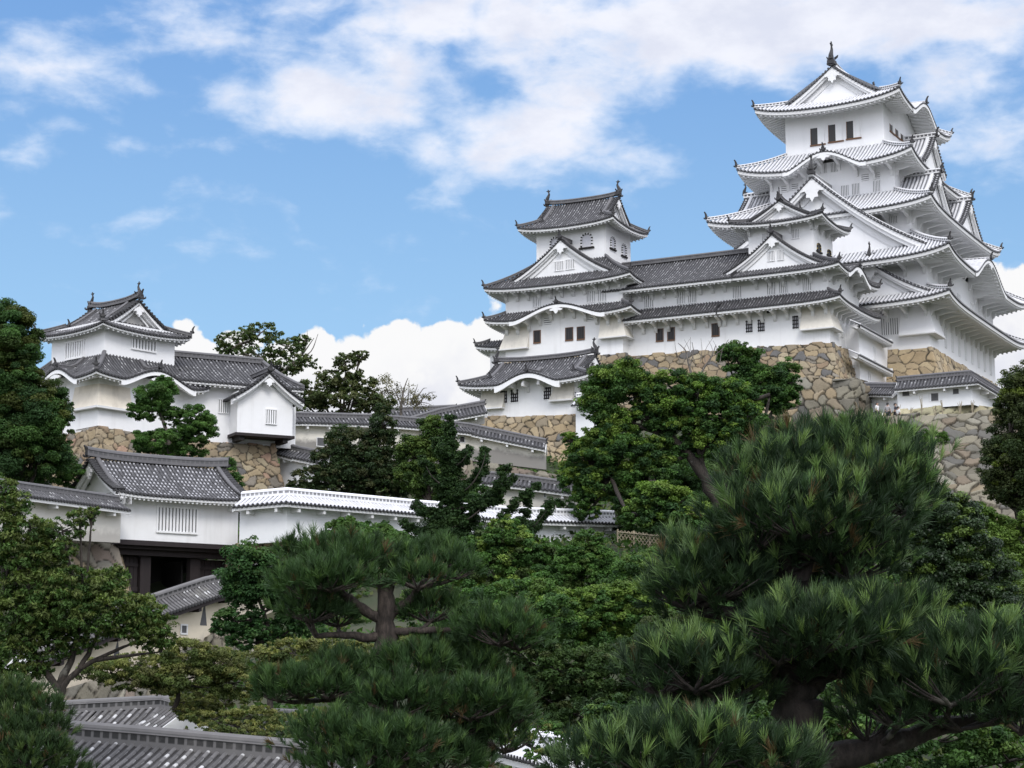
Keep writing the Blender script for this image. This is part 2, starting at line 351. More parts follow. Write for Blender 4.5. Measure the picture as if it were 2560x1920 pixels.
def npmesh(name, V, F, C, matname, parent=None, **tg):
    V = np.asarray(V, np.float32); F = np.asarray(F, np.int32); k = F.shape[1]
    me = bpy.data.meshes.new(name); me.vertices.add(len(V)); me.vertices.foreach_set('co', V.ravel())
    me.loops.add(F.size); me.loops.foreach_set('vertex_index', F.ravel()); me.polygons.add(len(F))
    me.polygons.foreach_set('loop_start', np.arange(0, F.size, k, dtype=np.int32))
    ca = me.color_attributes.new('Col', 'FLOAT_COLOR', 'POINT')
    ca.data.foreach_set('color', np.concatenate([C, np.ones((len(C), 1))], 1).astype(np.float32).ravel())
    me.materials.append(mat(matname)); me.update(calc_edges=True)
    o = bpy.data.objects.new(name, me); return link(o, parent, **tg)
Z3 = np.array([0, 0, 1.])
# ------------------------------------------------------------------ roofs
CO = np.array([-.5, -.30, -.25, -.13, 0, .13, .25, .30]); CH = np.array([0., 0., .55, .92, 1., .92, .55, 0.])
def panel(mb, O, e, n, L, zf, rmax, pitch=.42, amp=.12, steps=6, r0=0., a0=0., end=True, drop=None):
    """one roof slope of barrel tiles: a runs along the eave, r horizontally inward, z = zf(a, r)"""
    O = np.asarray(O, float); e = np.asarray(e, float); n = np.asarray(n, float)
    k = max(1, int(round((L-a0)/pitch))); pt = (L-a0)/k
    A = (a0+(np.arange(k)[:, None]+.5+CO[None, :])*pt).ravel(); Hh = np.tile(CH, k)
    A = np.append(A, L); Hh = np.append(Hh, 0.); cu = (A-a0)/pt
    R1 = np.maximum(r0, rmax(A)); t = np.linspace(0, 1, steps+1)
    R = r0+(R1-r0)[:, None]*t[None, :]; AA = np.broadcast_to(A[:, None], R.shape)
    Z = zf(AA, R)+amp*Hh[:, None]
    pts = O+AA[..., None]*e+R[..., None]*n+Z[..., None]*Z3
    uv = np.stack([np.broadcast_to(cu[:, None], R.shape), R*1.18], -1)
    M, S = R.shape; f = []
    ok = (R1[:-1]-r0 > 1e-4) | (R1[1:]-r0 > 1e-4)
    for i in np.nonzero(ok)[0]:
        for j in range(S-1): f.append((i*S+j, (i+1)*S+j, (i+1)*S+j+1, i*S+j+1))
    mb.add(pts.reshape(-1, 3), f, 0, uv.reshape(-1, 2))
    if drop is None: drop = pitch*.30
    if end:      # dark round tile ends along the eave
        top = pts[:, 0]-n*.015; bot = top-Z3*(drop+amp*Hh[:, None]*.35)
        mb.grid(np.stack([bot, top], 1), 1)
        bk = bot+n*.25; mb.grid(np.stack([bk, bot], 1), 1)
SIDES = 'WSEN'
def side(rect, k, z=0.):
    x0, x1, y0, y1 = rect
    return {'W': (np.array([x0, y0, z]), np.array([0., 1, 0]), np.array([1., 0, 0]), y1-y0), 'E': (np.array([x1, y0, z]), np.array([0., 1, 0]), np.array([-1., 0, 0]), y1-y0),
            'S': (np.array([x0, y0, z]), np.array([1., 0, 0]), np.array([0., 1, 0]), x1-x0), 'N': (np.array([x0, y1, z]), np.array([1., 0, 0]), np.array([0., -1, 0]), x1-x0)}[k]
def kshape(d): # cusped gable curve
    d = np.abs(d); c = np.where(d < 1, .5+.5*np.cos(pi*np.clip(d, 0, 1)), 0.); return c**.85
class Style:
    def __init__(s, tile='tile_grey', ridge='ridge_grey', end='tile_end', pitch=.42, amp=.12, up=.55, lam=2.2, rs=1., sc=1.):
        s.sc = sc
        s.tile = tile; s.ridge = ridge; s.end = end; s.pitch = pitch; s.amp = amp; s.up = up; s.lam = lam; s.rs = rs
def eave_trim(parent, sides, over, st, band=.26, raft=.5, soff=.55, name='eave', wallz=None, matn='plaster_trim'):
    """white eave board, rafter ends and soffit following the eave curve of each side. sides: (O,e,n,L,zfun(a),kara, a_from, a_to)"""
    mb = MB(); c_ = st.sc; band *= c_; raft *= c_; soff *= c_
    for (O, e, n, L, ze, a0, a1) in sides:
        N = max(8, int((a1-a0)/.35)); A = np.linspace(a0, a1, N+1)
        rows = []
        for (r, dz) in ((.14*c_, -.10*c_), (.10*c_, -.12*c_), (.10*c_, -.12*c_-band), (.42*c_, -.12*c_-band), (.44*c_, -.20*c_-band), (over+.05, -.20*c_-band+soff)):
            Ac = np.clip(A, max(a0, r) if a0 <= 0 else a0, min(a1, L-r) if a1 >= L else a1)
            rows.append(O+Ac[:, None]*e+r*n+(ze(Ac)+dz)[:, None]*Z3)
        mb.grid(np.stack(rows, 1), 0)
        k = max(1, int((a1-a0)/raft))
        for i in range(k):     # rafters with square white ends
            a = a0+(i+.5)*(a1-a0)/k; z = float(ze(np.array([a]))[0])-.12*c_-band; rm = min(over, a-.1 if a0 <= 0 else over, L-a-.1 if a1 >= L else over)
            if rm < .5*c_: continue
            q = lambda aa, r, zz: O+e*aa+n*r+Z3*zz
            w = .085*c_; s = soff/(over)
            mb.hexa([q(a-w, .2*c_, z-.17*c_), q(a+w, .2*c_, z-.17*c_), q(a+w, rm, z-.25*c_+s*(rm-.2)), q(a-w, rm, z-.25*c_+s*(rm-.2)), q(a-w, .2*c_, z+.02*c_), q(a+w, .2*c_, z+.02*c_), q(a+w, rm, z-.04*c_+s*(rm-.2)), q(a-w, rm, z-.04*c_+s*(rm-.2))], 0)
    return mb.build(name, matn, parent)
ORN = {}
def ornament(parent, p, d, s=1., name='ridge_end_ornament'):
    """demon-tile end piece: block with a curled horn; d = horizontal direction it faces"""
    if 'orn' not in ORN:
        mb = MB(); mb.hexa([(-.10, -.26, -.1), (.12, -.26, -.1), (.12, .26, -.1), (-.10, .26, -.1), (-.07, -.17, .34), (.09, -.17, .34), (.09, .17, .34), (-.07, .17, .34)])
        mb.tube([(0, 0, .28), (.05, 0, .48), (.14, 0, .66), (.26, 0, .80)], [.15, .12, .10, .07], 6); mb.box((-.3, -.15, -.1), (-.1, .15, .2))
        mb.tube([(.10, -.24, -.02), (.16, -.34, .05), (.14, -.36, .16)], [.09, .08, .05], 5); mb.tube([(.10, .24, -.02), (.16, .34, .05), (.14, .36, .16)], [.09, .08, .05], 5)
        o = mb.build(name, 'ornament', parent); ORN['orn'] = o.data
    else: o = link(bpy.data.objects.new(name, ORN['orn']), parent)
    o.location = [float(x) for x in p]; o.rotation_euler = (0, 0, atan2(d[1], d[0])); o.scale = (s, s, s); return o
def shachi(parent, p, d, h=1.2, name='fish_finial'):
    """dolphin-fish finial, head down, tail curled up; d = direction of the belly (outwards)"""
    if 'sha' not in ORN:
        mb = MB(); mb.box((-.22, -.2, -.1), (.24, .2, .10))
        pts = [(.02, 0, .05), (.12, 0, .22), (.10, 0, .42), (.0, 0, .62), (-.06, 0, .78), (-.02, 0, .92)]
        mb.tube(pts, [.18, .20, .16, .12, .09, .06], 7, flat=.8)
        mb.fanprism([(-.02, -.03, .86), (.10, -.03, 1.0), (.22, -.03, 1.06), (.06, -.03, 1.08), (.03, -.03, 1.2), (-.07, -.03, 1.06), (-.2, -.03, 1.08), (-.1, -.03, .98)], (0, .07, 0))
        for sy in (-1, 1): mb.fanprism([(.05, sy*.15, .25), (-.10, sy*.30, .42), (-.12, sy*.26, .28), (-.02, sy*.15, .14)], (0, sy*.05, 0))
        mb.fanprism([(.2, -.025, .2), (.30, -.025, .34), (.22, -.025, .36), (.24, -.025, .5), (.14, -.025, .48)], (0, .05, 0))
        o = mb.build(name, 'ornament', parent); ORN['sha'] = o.data
    else: o = link(bpy.data.objects.new(name, ORN['sha']), parent)
    o.location = [float(x) for x in p]; o.rotation_euler = (0, 0, atan2(d[1], d[0])); o.scale = (h/1.2, h/1.2, h/1.2); return o
def ridge_sec(w, h): return [(-w*.5, 0), (w*.5, 0), (w*.46, h*.62), (w*.56, h*.66), (w*.4, h*.92), (0, h*1.05), (-w*.4, h*.92), (-w*.56, h*.66), (-w*.46, h*.62)]
BR = {}
def bracket(parent, p, n, over, drop=1.3, w=.3):
    """white plastered strut under the eaves; n = inward direction of that side; p = point on the wall under the eave"""
    key = (round(over, 2), round(drop, 2), w)
    if key not in BR:
        mb = MB(); o = over
        poly = [(0, 0), (0, -drop), (.12, -drop), (.30, -drop+.22), (.36, -drop*.55), (o*.55, -.46), (o*.78, -.42), (o*.8, -.22), (o*.72, 0)]
        mb.fanprism([(-x, -w/2, z) for x, z in poly], (0, w, 0)); ob = mb.build('bracket', 'plaster_trim', parent); BR[key] = ob.data
    else: ob = link(bpy.data.objects.new('bracket', BR[key]), parent)
    ob.location = [float(x) for x in p]; ob.rotation_euler = (0, 0, atan2(n[1], n[0])); return ob
def hip_pts(outer, inner, zf, corner, n=8):
    """points on the hip line from an eave corner to the inner corner"""
    x0, x1, y0, y1 = outer; i0, i1, j0, j1 = inner
    c = {'SW': ((x0, y0), (i0, j0)), 'SE': ((x1, y0), (i1, j0)), 'NW': ((x0, y1), (i0, j1)), 'NE': ((x1, y1), (i1, j1))}[corner]
    t = np.linspace(0, 1, n+1); xy = np.array(c[0])+(np.array(c[1])-np.array(c[0]))*t[:, None]
    return np.concatenate([xy, np.array([zf(k) for k in t])[:, None]], 1)
def skirt(parent, outer, inner, ze, zt, st, kara={}, brk=None, bo=None, name='roof', sides='WSEN', hips=('SW', 'NW', 'SE'), band=.26, conc=.72, gaps={}, raft=.5, kboard=.34, orn=1., bdrop=1.3):
    """hipped pent roof round a storey. kara: side -> [(centre, half width, height)]; brk: bracket spacing; gaps: side -> (a0, a1) without roof"""
    mb = MB(); es = []; run = {'W': inner[0]-outer[0], 'E': outer[1]-inner[1], 'S': inner[2]-outer[2], 'N': outer[3]-inner[3]}
    adj = {'W': 'SN', 'E': 'SN', 'S': 'WE', 'N': 'WE'}; zfs = {}; kb = []
    for k in SIDES:
        O, e, n, L = side(outer, k); R = run[k]; ra, rb = run[adj[k][0]], run[adj[k][1]]
        def zf(a, r, R=R, ra=ra, rb=rb, L=L, k=k):
            t = np.clip(r/R, 0, 1); base = ze+(zt-ze)*(conc*t+(1-conc)*t*t)
            dc = np.minimum(a*R/ra, (L-a)*R/rb); u = st.up*np.exp(-np.maximum(dc-r, 0)/st.lam)*(1-t)
            z = base+u
            for (c, w, h) in kara.get(k, []):
                zk = ze+h*kshape((a-c)/w)+.10*r*0+.04*r; z = np.where(np.abs(a-c) < w, np.maximum(z, zk), z)
            return z
        zfs[k] = zf
        rm = lambda a, R=R, ra=ra, rb=rb, L=L: np.minimum(R, np.minimum(a*R/ra, (L-a)*R/rb))
        if k in sides:
            segs = [(0., L)]
            if k in gaps: segs = [(0., gaps[k][0]), (gaps[k][1], L)]
            for (s0, s1) in segs:
                if s1-s0 < .3: continue
                panel(mb, O, e, n, s1, zf, rm, st.pitch, st.amp, 6 if k in 'WS' else 4, a0=s0)
                es.append((O, e, n, L, (lambda a, zf=zf: zf(a, np.zeros_like(a))), s0, s1))
            for (c, w, h) in kara.get(k, []): kb.append((O, e, n, c, w, h, zf))
    roof = mb.build(name, [st.tile, st.end], parent)
    over = min(run['W'], bo) if bo else run['W']
    eave_trim(roof, es, over, st, band, raft)
    for (O, e, n, c, w, h, zf) in kb:       # thick curved board and plaster panel under a cusped gable
        A = np.linspace(c-w*.98, c+w*.98, 30); z = zf(A, np.zeros_like(A)); m2 = MB()
        th = kboard*(.75+.5*np.abs((A-c)/w)**2)
        rows = [O+A[:, None]*e+r*n+(z-dz)[:, None]*Z3 for r, dz in ((.03, .11), (.02, .12+th))]+[O+A[:, None]*e+.2*n+(z-.12-th)[:, None]*Z3, O+A[:, None]*e+.2*n+(z-.1)[:, None]*Z3]
        m2.grid(np.stack([x if isinstance(x, np.ndarray) else x for x in rows], 1), 0, None, True); m2.build('cusped_gable_board', 'plaster_white', roof)
        zt_ = float(zf(np.array([c]), np.array([0.]))[0]); g = MB(); s_ = min(1., w/3.2)
        poly = [(0, -.1), (.30, -.12), (.75, -.30), (.55, -.42), (.28, -.40), (.14, -.62), (0, -.74), (-.14, -.62), (-.28, -.40), (-.55, -.42), (-.75, -.30), (-.30, -.12)]
        g.fanprism([O+e*(c+x*s_)-n*.04+Z3*(zt_-.3+y*s_) for x, y in poly], n*.12); g.build('pendant', 'plaster_white', roof)
        r_ = MB(); rr = np.linspace(.1, run['W']*.9, 5); pp = np.array([O+e*c+n*x+Z3*(float(zf(np.array([c]), np.array([x]))[0])+.08) for x in rr]); r_.sweep(pp, ridge_sec(.34*st.rs, .30*st.rs)); r_.build('ridge_tiles', st.ridge, roof)
        ornament(roof, O+e*c-n*.02+Z3*(zt_+.16), -n, .9*orn*st.rs)
    for h_ in hips:
        k1 = h_[1]; k2 = h_[0]; R = run[k1]
        def zh(t, k1=k1): 
            u = ze+(zt-ze)*(conc*t+(1-conc)*t*t)+st.up*(1-t); return u+st.amp*.6
        p = hip_pts(outer, inner, zh, h_); r_ = MB(); r_.sweep(p[:, :], ridge_sec(.38*st.rs, .34*st.rs)); r_.build('hip_ridge', st.ridge, roof)
        d = p[0]-p[1]; d[2] = 0; d /= np.linalg.norm(d); ornament(roof, p[0]+d*.02+Z3*.24, d, .85*orn*st.rs)
    if brk:
        for k in 'WS':
            if k not in sides: continue
            O, e, n, L = side(inner if not bo else (outer[0]+over, outer[1]-over, outer[2]+over, outer[3]-over), k); m = max(1, int(L/brk)); O2 = side(outer, k)[0]
            for i in range(m+1):
                a = .25+i*(L-.5)/m; p = O+e*a; aa = float((p-O2)@e)
                if k in gaps and gaps[k][0] < aa < gaps[k][1]: continue
                z = float(zfs[k](np.array([aa]), np.array([0.]))[0]); zb = float(ze-.12-band+.35)
                bracket(roof, [p[0], p[1], z-.12-band+.30], n, over, bdrop)
    return roof, zfs
def gable_front(parent, O, e, n, hw, zfun, zb, st, name='gable', wallm='plaster_white', board=.55, pend=1., inset=.55, disc=True, lines=True, rdepth=.9):
    """triangular gable: O = point under the apex on the front plane (z=0); zfun(d) = roof height at distance d from the ridge"""
    D = np.linspace(-hw, hw, 37); z = zfun(np.abs(D)); D2 = np.linspace(-hw*1.0, hw*1.0, 37)
    g = MB(); zw = np.maximum(zfun(np.abs(D2))-.12, zb)     # gable wall
    g.grid(np.stack([O+e*D2[:, None]+n*inset+Z3*zb*np.ones((37, 1)), O+e*D2[:, None]+n*inset+zw[:, None]*Z3], 1), 0)
    g.grid(np.stack([O+e*D2[:, None]+n*(inset+.3)+Z3*zb*np.ones((37, 1)), O+e*D2[:, None]+n*(inset+.3)+zw[:, None]*Z3], 1), 0)
    wall = g.build(name, wallm, parent)
    b = MB(); th = board*(.85+.35*np.abs(D/hw))
    for sgn in (0, 1):    # two stepped barge boards
        dz0 = .10 if sgn == 0 else .10+0; r0 = .02 if sgn == 0 else .22; tt = th*.55 if sgn == 0 else th
        rows = [O+e*D[:, None]+n*r0+(z-.08)[:, None]*Z3, O+e*D[:, None]+n*r0+(z-.08-tt)[:, None]*Z3, O+e*D[:, None]+n*(r0+.18)+(z-.08-tt)[:, None]*Z3, O+e*D[:, None]+n*(r0+.18)+(z-.08)[:, None]*Z3]
        b.grid(np.stack(rows, 1), 0, None, True)
    b.build('bargeboard', 'plaster_white', wall)
    if lines:      # raised moulding on the gable wall
        m = MB(); D3 = np.linspace(-hw*.62, hw*.62, 25); z3 = zfun(np.abs(D3))-board*2.1*(1+.15*np.abs(D3)/hw)
        m.sweep(O+e*D3[:, None]+n*(inset-.06)+np.maximum(z3, zb+.05)[:, None]*Z3, [(-.05, 0), (.05, 0), (.05, .12), (-.05, .12)], side=n); m.build('moulding', 'plaster_trim', wall)
    if pend:
        za = float(zfun(np.array([0.]))[0]); pm = MB(); s = pend
        poly = [(0, .1), (.35, -.1), (.62, -.32), (.80, -.62), (.5, -.55), (.36, -.72), (.40, -.98), (.16, -1.0), (0, -1.3), (-.16, -1.0), (-.40, -.98), (-.36, -.72), (-.5, -.55), (-.80, -.62), (-.62, -.32), (-.35, -.1)]
        c = O-n*.04+Z3*(za-.30-.15*s)
        for i in range(len(poly)):
            x0, y0 = poly[i]; x1, y1 = poly[(i+1) % len(poly)]
            pm.fanprism([c+Z3*(-.5*s), c+e*x0*s+Z3*y0*s, c+e*x1*s+Z3*y1*s], n*.12)
        pm.build('pendant', 'plaster_white', wall)
    if disc:       # round verge tiles along the rake
        dm = MB(); ds = np.sqrt(1+np.gradient(z, D)**2); s_ = np.concatenate([[0], np.cumsum(.5*(ds[1:]+ds[:-1])*np.diff(D))]); K = int(s_[-1]/st.pitch)
        for i in range(K):
            d = np.interp((i+.5)*s_[-1]/K, s_, D); zz = float(zfun(np.array([abs(d)]))[0])
            dm.tube([O+e*d-n*.12+Z3*(zz+.05), O+e*d+n*.5+Z3*(zz+.05)], [st.pitch*.33]*2, 7)
        rows = [O+e*D[:, None]-n*.02+(z-.08)[:, None]*Z3, O+e*D[:, None]-n*.02+(z+.06)[:, None]*Z3, O+e*D[:, None]+n*.3+(z+.06)[:, None]*Z3]
        dm.grid(np.stack(rows, 1), 0); dm.build('verge_tiles', st.end, wall)
    return wall
def dormer(parent, O, e, n, hw, zb, za, depth, st, flare=.35, conc=.72, wallm='plaster_white', orn=1., pend=1., board=.55, sh=0., inset=.55, ridge_h=1., lower=0., name='gable_roof', hwr=None):
    """gabled dormer; O = point under the apex at the front (z=0); n = inward. zb..za eave and apex heights, depth back from the front"""
    def zfun(d):
        t = np.clip(1-d/hw, -.2, 1); return zb+(za-zb)*(conc*t+(1-conc)*t*t)
    mb = MB()
    for s in (-1, 1):
        Op = O+e*s*hw; panel(mb, Op, n, -e*s, depth, lambda a, r: zfun(hw-r), lambda a: np.full_like(a, hw), st.pitch, st.amp, 8, a0=-.05)
    roof = mb.build(name, [st.tile, st.end], parent)
    gable_front(roof, O, e, n, hw, zfun, zb-lower, st, 'gable', wallm, board, pend, inset)
    r_ = MB(); r_.sweep(np.array([O-n*.15+Z3*(za+.05), O+n*depth+Z3*(za+.05)]), ridge_sec(.5*st.rs, .55*st.rs*ridge_h)); r_.build('ridge_tiles', st.ridge, roof)
    for s in (-1, 1):      # descending ridges beside the verge
        d = np.linspace(.2, hw*.97, 10); pts = O+e*s*d[:, None]+n*.75+(zfun(d)+st.amp*.8)[:, None]*Z3; r_ = MB(); r_.sweep(pts, ridge_sec(.36*st.rs, .26*st.rs)); r_.build('descending_ridge', st.ridge, roof)
    if sh: shachi(roof, O-n*.02+Z3*(za+.45*ridge_h), -n, sh)
    else: ornament(roof, O-n*.16+Z3*(za+.20), -n, 1.15*orn*st.rs)
    return roof, zfun
def irimoya(parent, outer, ze, zr, axis, g, st, over=.5, wall_in=None, kara={}, gsides='WSEN', band=.26, conc=.66, wallm='plaster_white', board=.5, pend=1., sh=1.2, soff=.6, raft=.5, trim_over=None, brk=None, ridge_h=1., orn=1., name='roof'):
    """hip-and-gable roof; ridge along local axis 'x' or 'y'"""
    x0, x1, y0, y1 = outer; ends = 'WE' if axis == 'x' else 'SN'; longs = 'SN' if axis == 'x' else 'WE'
    R = (y1-y0)/2 if axis == 'x' else (x1-x0)/2; mb = MB(); es = []; kb = []; zfs = {}
    for k in SIDES:
        O, e, n, L = side(outer, k)
        def zf(a, r, L=L, k=k):
            t = np.clip(r/R, 0, 1); base = ze+(zr-ze)*(conc*t+(1-conc)*t*t); dc = np.minimum(a, L-a)
            z = base+st.up*np.exp(-np.maximum(dc-r, 0)/st.lam)*np.clip(1-r/(g*1.6), 0, 1)
            for (c, w, h) in kara.get(k, []):
                zk = ze+h*kshape((a-c)/w)+.05*r; z = np.where(np.abs(a-c) < w, np.maximum(z, zk), z)
            return z
        zfs[k] = zf
        if k in longs: rm = lambda a, L=L: np.where((a < g-over) | (a > L-g+over), np.minimum(np.minimum(a, L-a), g), R)
        else: rm = lambda a, L=L: np.minimum(np.minimum(a, L-a), g+.35)
        panel(mb, O, e, n, L, zf, rm, st.pitch, st.amp, 8 if k in longs else 4)
        es.append((O, e, n, L, (lambda a, zf=zf: zf(a, np.zeros_like(a))), 0., L))
        for (c, w, h) in kara.get(k, []): kb.append((O, e, n, c, w, h, zf))
    roof = mb.build(name, [st.tile, st.end], parent); to = trim_over or 1.5
    eave_trim(roof, es, to, st, band, raft, soff)
    for (O, e, n, c, w, h, zf) in kb:
        A = np.linspace(c-w*.98, c+w*.98, 30); z = zf(A, np.zeros_like(A)); m2 = MB(); th = .42*(.75+.5*np.abs((A-c)/w)**2)
        rows = [O+A[:, None]*e+.03*n+(z-.11)[:, None]*Z3, O+A[:, None]*e+.02*n+(z-.12-th)[:, None]*Z3, O+A[:, None]*e+.2*n+(z-.12-th)[:, None]*Z3, O+A[:, None]*e+.2*n+(z-.1)[:, None]*Z3]
        m2.grid(np.stack(rows, 1), 0, None, True); m2.build('cusped_gable_board', 'plaster_white', roof)
        zt_ = float(zf(np.array([c]), np.array([0.]))[0]); r_ = MB(); rr = np.linspace(.1, R*.6, 5); pp = np.array([O+e*c+n*x+Z3*(float(zf(np.array([c]), np.array([x]))[0])+.08) for x in rr]); r_.sweep(pp, ridge_sec(.34, .3)); r_.build('ridge_tiles', st.ridge, roof)
        ornament(roof, O+e*c-n*.02+Z3*(zt_+.16), -n, .9*orn*st.rs)
    zl = lambda d: ze+(zr-ze)*(conc*np.clip(1-d/R, 0, 1)+(1-conc)*np.clip(1-d/R, 0, 1)**2)
    for k in ends:
        if k not in gsides: continue
        O, e, n, L = side(outer, k)
        gable_front(roof, O+e*L/2+n*(g-over), e, n, R-g+.35, zl, float(zl(R-g))-.1, st, 'gable', wallm, board, pend, over+.1)
        ra = np.array([O+e*L/2+n*(g-over-.12)+Z3*(zr+.05)]); d0 = -n
        if sh: shachi(roof, O+e*L/2+n*(g-over+.1)+Z3*(zr+.42*ridge_h*st.rs), -n, sh)
        ornament(roof, O+e*L/2+n*(g-over-.16)+Z3*(zr+.12), -n, 1.1*orn*st.rs)
        for s in (-1, 1):
            d = np.linspace(.25, R-g+.1, 9); pts = O+e*(L/2+s*d[:, None])+n*(g-over+.75)+(zl(d)+st.amp*.8)[:, None]*Z3; r_ = MB(); r_.sweep(pts, ridge_sec(.40*st.rs, .34*st.rs)); r_.build('descending_ridge', st.ridge, roof)
            ornament(roof, pts[-1]+Z3*.15, e*s, .8*orn*st.rs)
    O, e, n, L = side(outer, ends[0]); O2 = side(outer, ends[1])[0]; n2 = -n
    r_ = MB(); A_ = O+e*L/2+n*(g-over-.05); B_ = O2+e*L/2+n2*(g-over-.05); tt = np.linspace(0, 1, 9)
    pts = A_+(B_-A_)*tt[:, None]+Z3*(zr+.04+.22*(2*np.abs(tt-.5))**3)[:, None]; r_.sweep(pts, ridge_sec(.55*st.rs, .55*st.rs*ridge_h)); r_.build('ridge_tiles', st.ridge, roof)
    for c in ('SW', 'NW', 'SE', 'NE'):
        sx = 1 if 'W' in c else -1; sy = 1 if 'S' in c else -1; cx = x0 if sx > 0 else x1; cy = y0 if sy > 0 else y1
        t = np.linspace(0, g, 8); z = np.array([ze+(zr-ze)*(conc*q/R+(1-conc)*(q/R)**2)+st.up*max(0, 1-q/(g*1.6)) for q in t])+st.amp*.6
        p = np.stack([cx+sx*t, cy+sy*t, z], 1); r_ = MB(); r_.sweep(p, ridge_sec(.40*st.rs, .36*st.rs)); r_.build('hip_ridge', st.ridge, roof)
        d = np.array([-sx, -sy, 0.])/sqrt(2); ornament(roof, p[0]+d*.02+Z3*.22, d, .8*orn*st.rs)
    if brk:
        for k in 'WS':
            O, e, n, L = side(outer, k)
            m = max(1, int((L-2*to)/brk))
            for i in range(m+1):
                a = to+.25+i*(L-2*to-.5)/m; z = float(zfs[k](np.array([a]), np.array([0.]))[0]); p = O+e*a+n*to
                bracket(roof, [p[0], p[1], z-.12-band+.30], n, to, .9, .24)
    return roof, zfs
# ------------------------------------------------------------------ walls, windows, bays
def wallbox(parent, rect, z0, z1, m='plaster_white', name='wall'):
    mb = MB(); mb.box((rect[0], rect[2], z0), (rect[1], rect[3], z1)); return mb.build(name, m, parent)
def fa(face, c):  # face frame: point at (a, out, z)
    if face == 'W': return lambda a, o, z: (c-o, a, z)
    return lambda a, o, z: (a, c-o, z)
def fbox(mb, q, a0, a1, o0, o1, z0, z1, m=0):
    mb.hexa([q(a0, o0, z0), q(a1, o0, z0), q(a1, o1, z0), q(a0, o1, z0), q(a0, o0, z1), q(a1, o0, z1), q(a1, o1, z1), q(a0, o1, z1)], m)
def window(parent, fr, face, c, tl, br, kind='bars', n=4):
    """window given by two opposite corners as picture landmarks on the wall plane"""
    a, z1 = fr.pick(face, c, *tl); b, z0 = fr.pick(face, c, *br); a0, a1 = min(a, b), max(a, b); z0, z1 = min(z0, z1), max(z0, z1)
    return window_m(parent, face, c, a0, a1, z0, z1, kind, n)
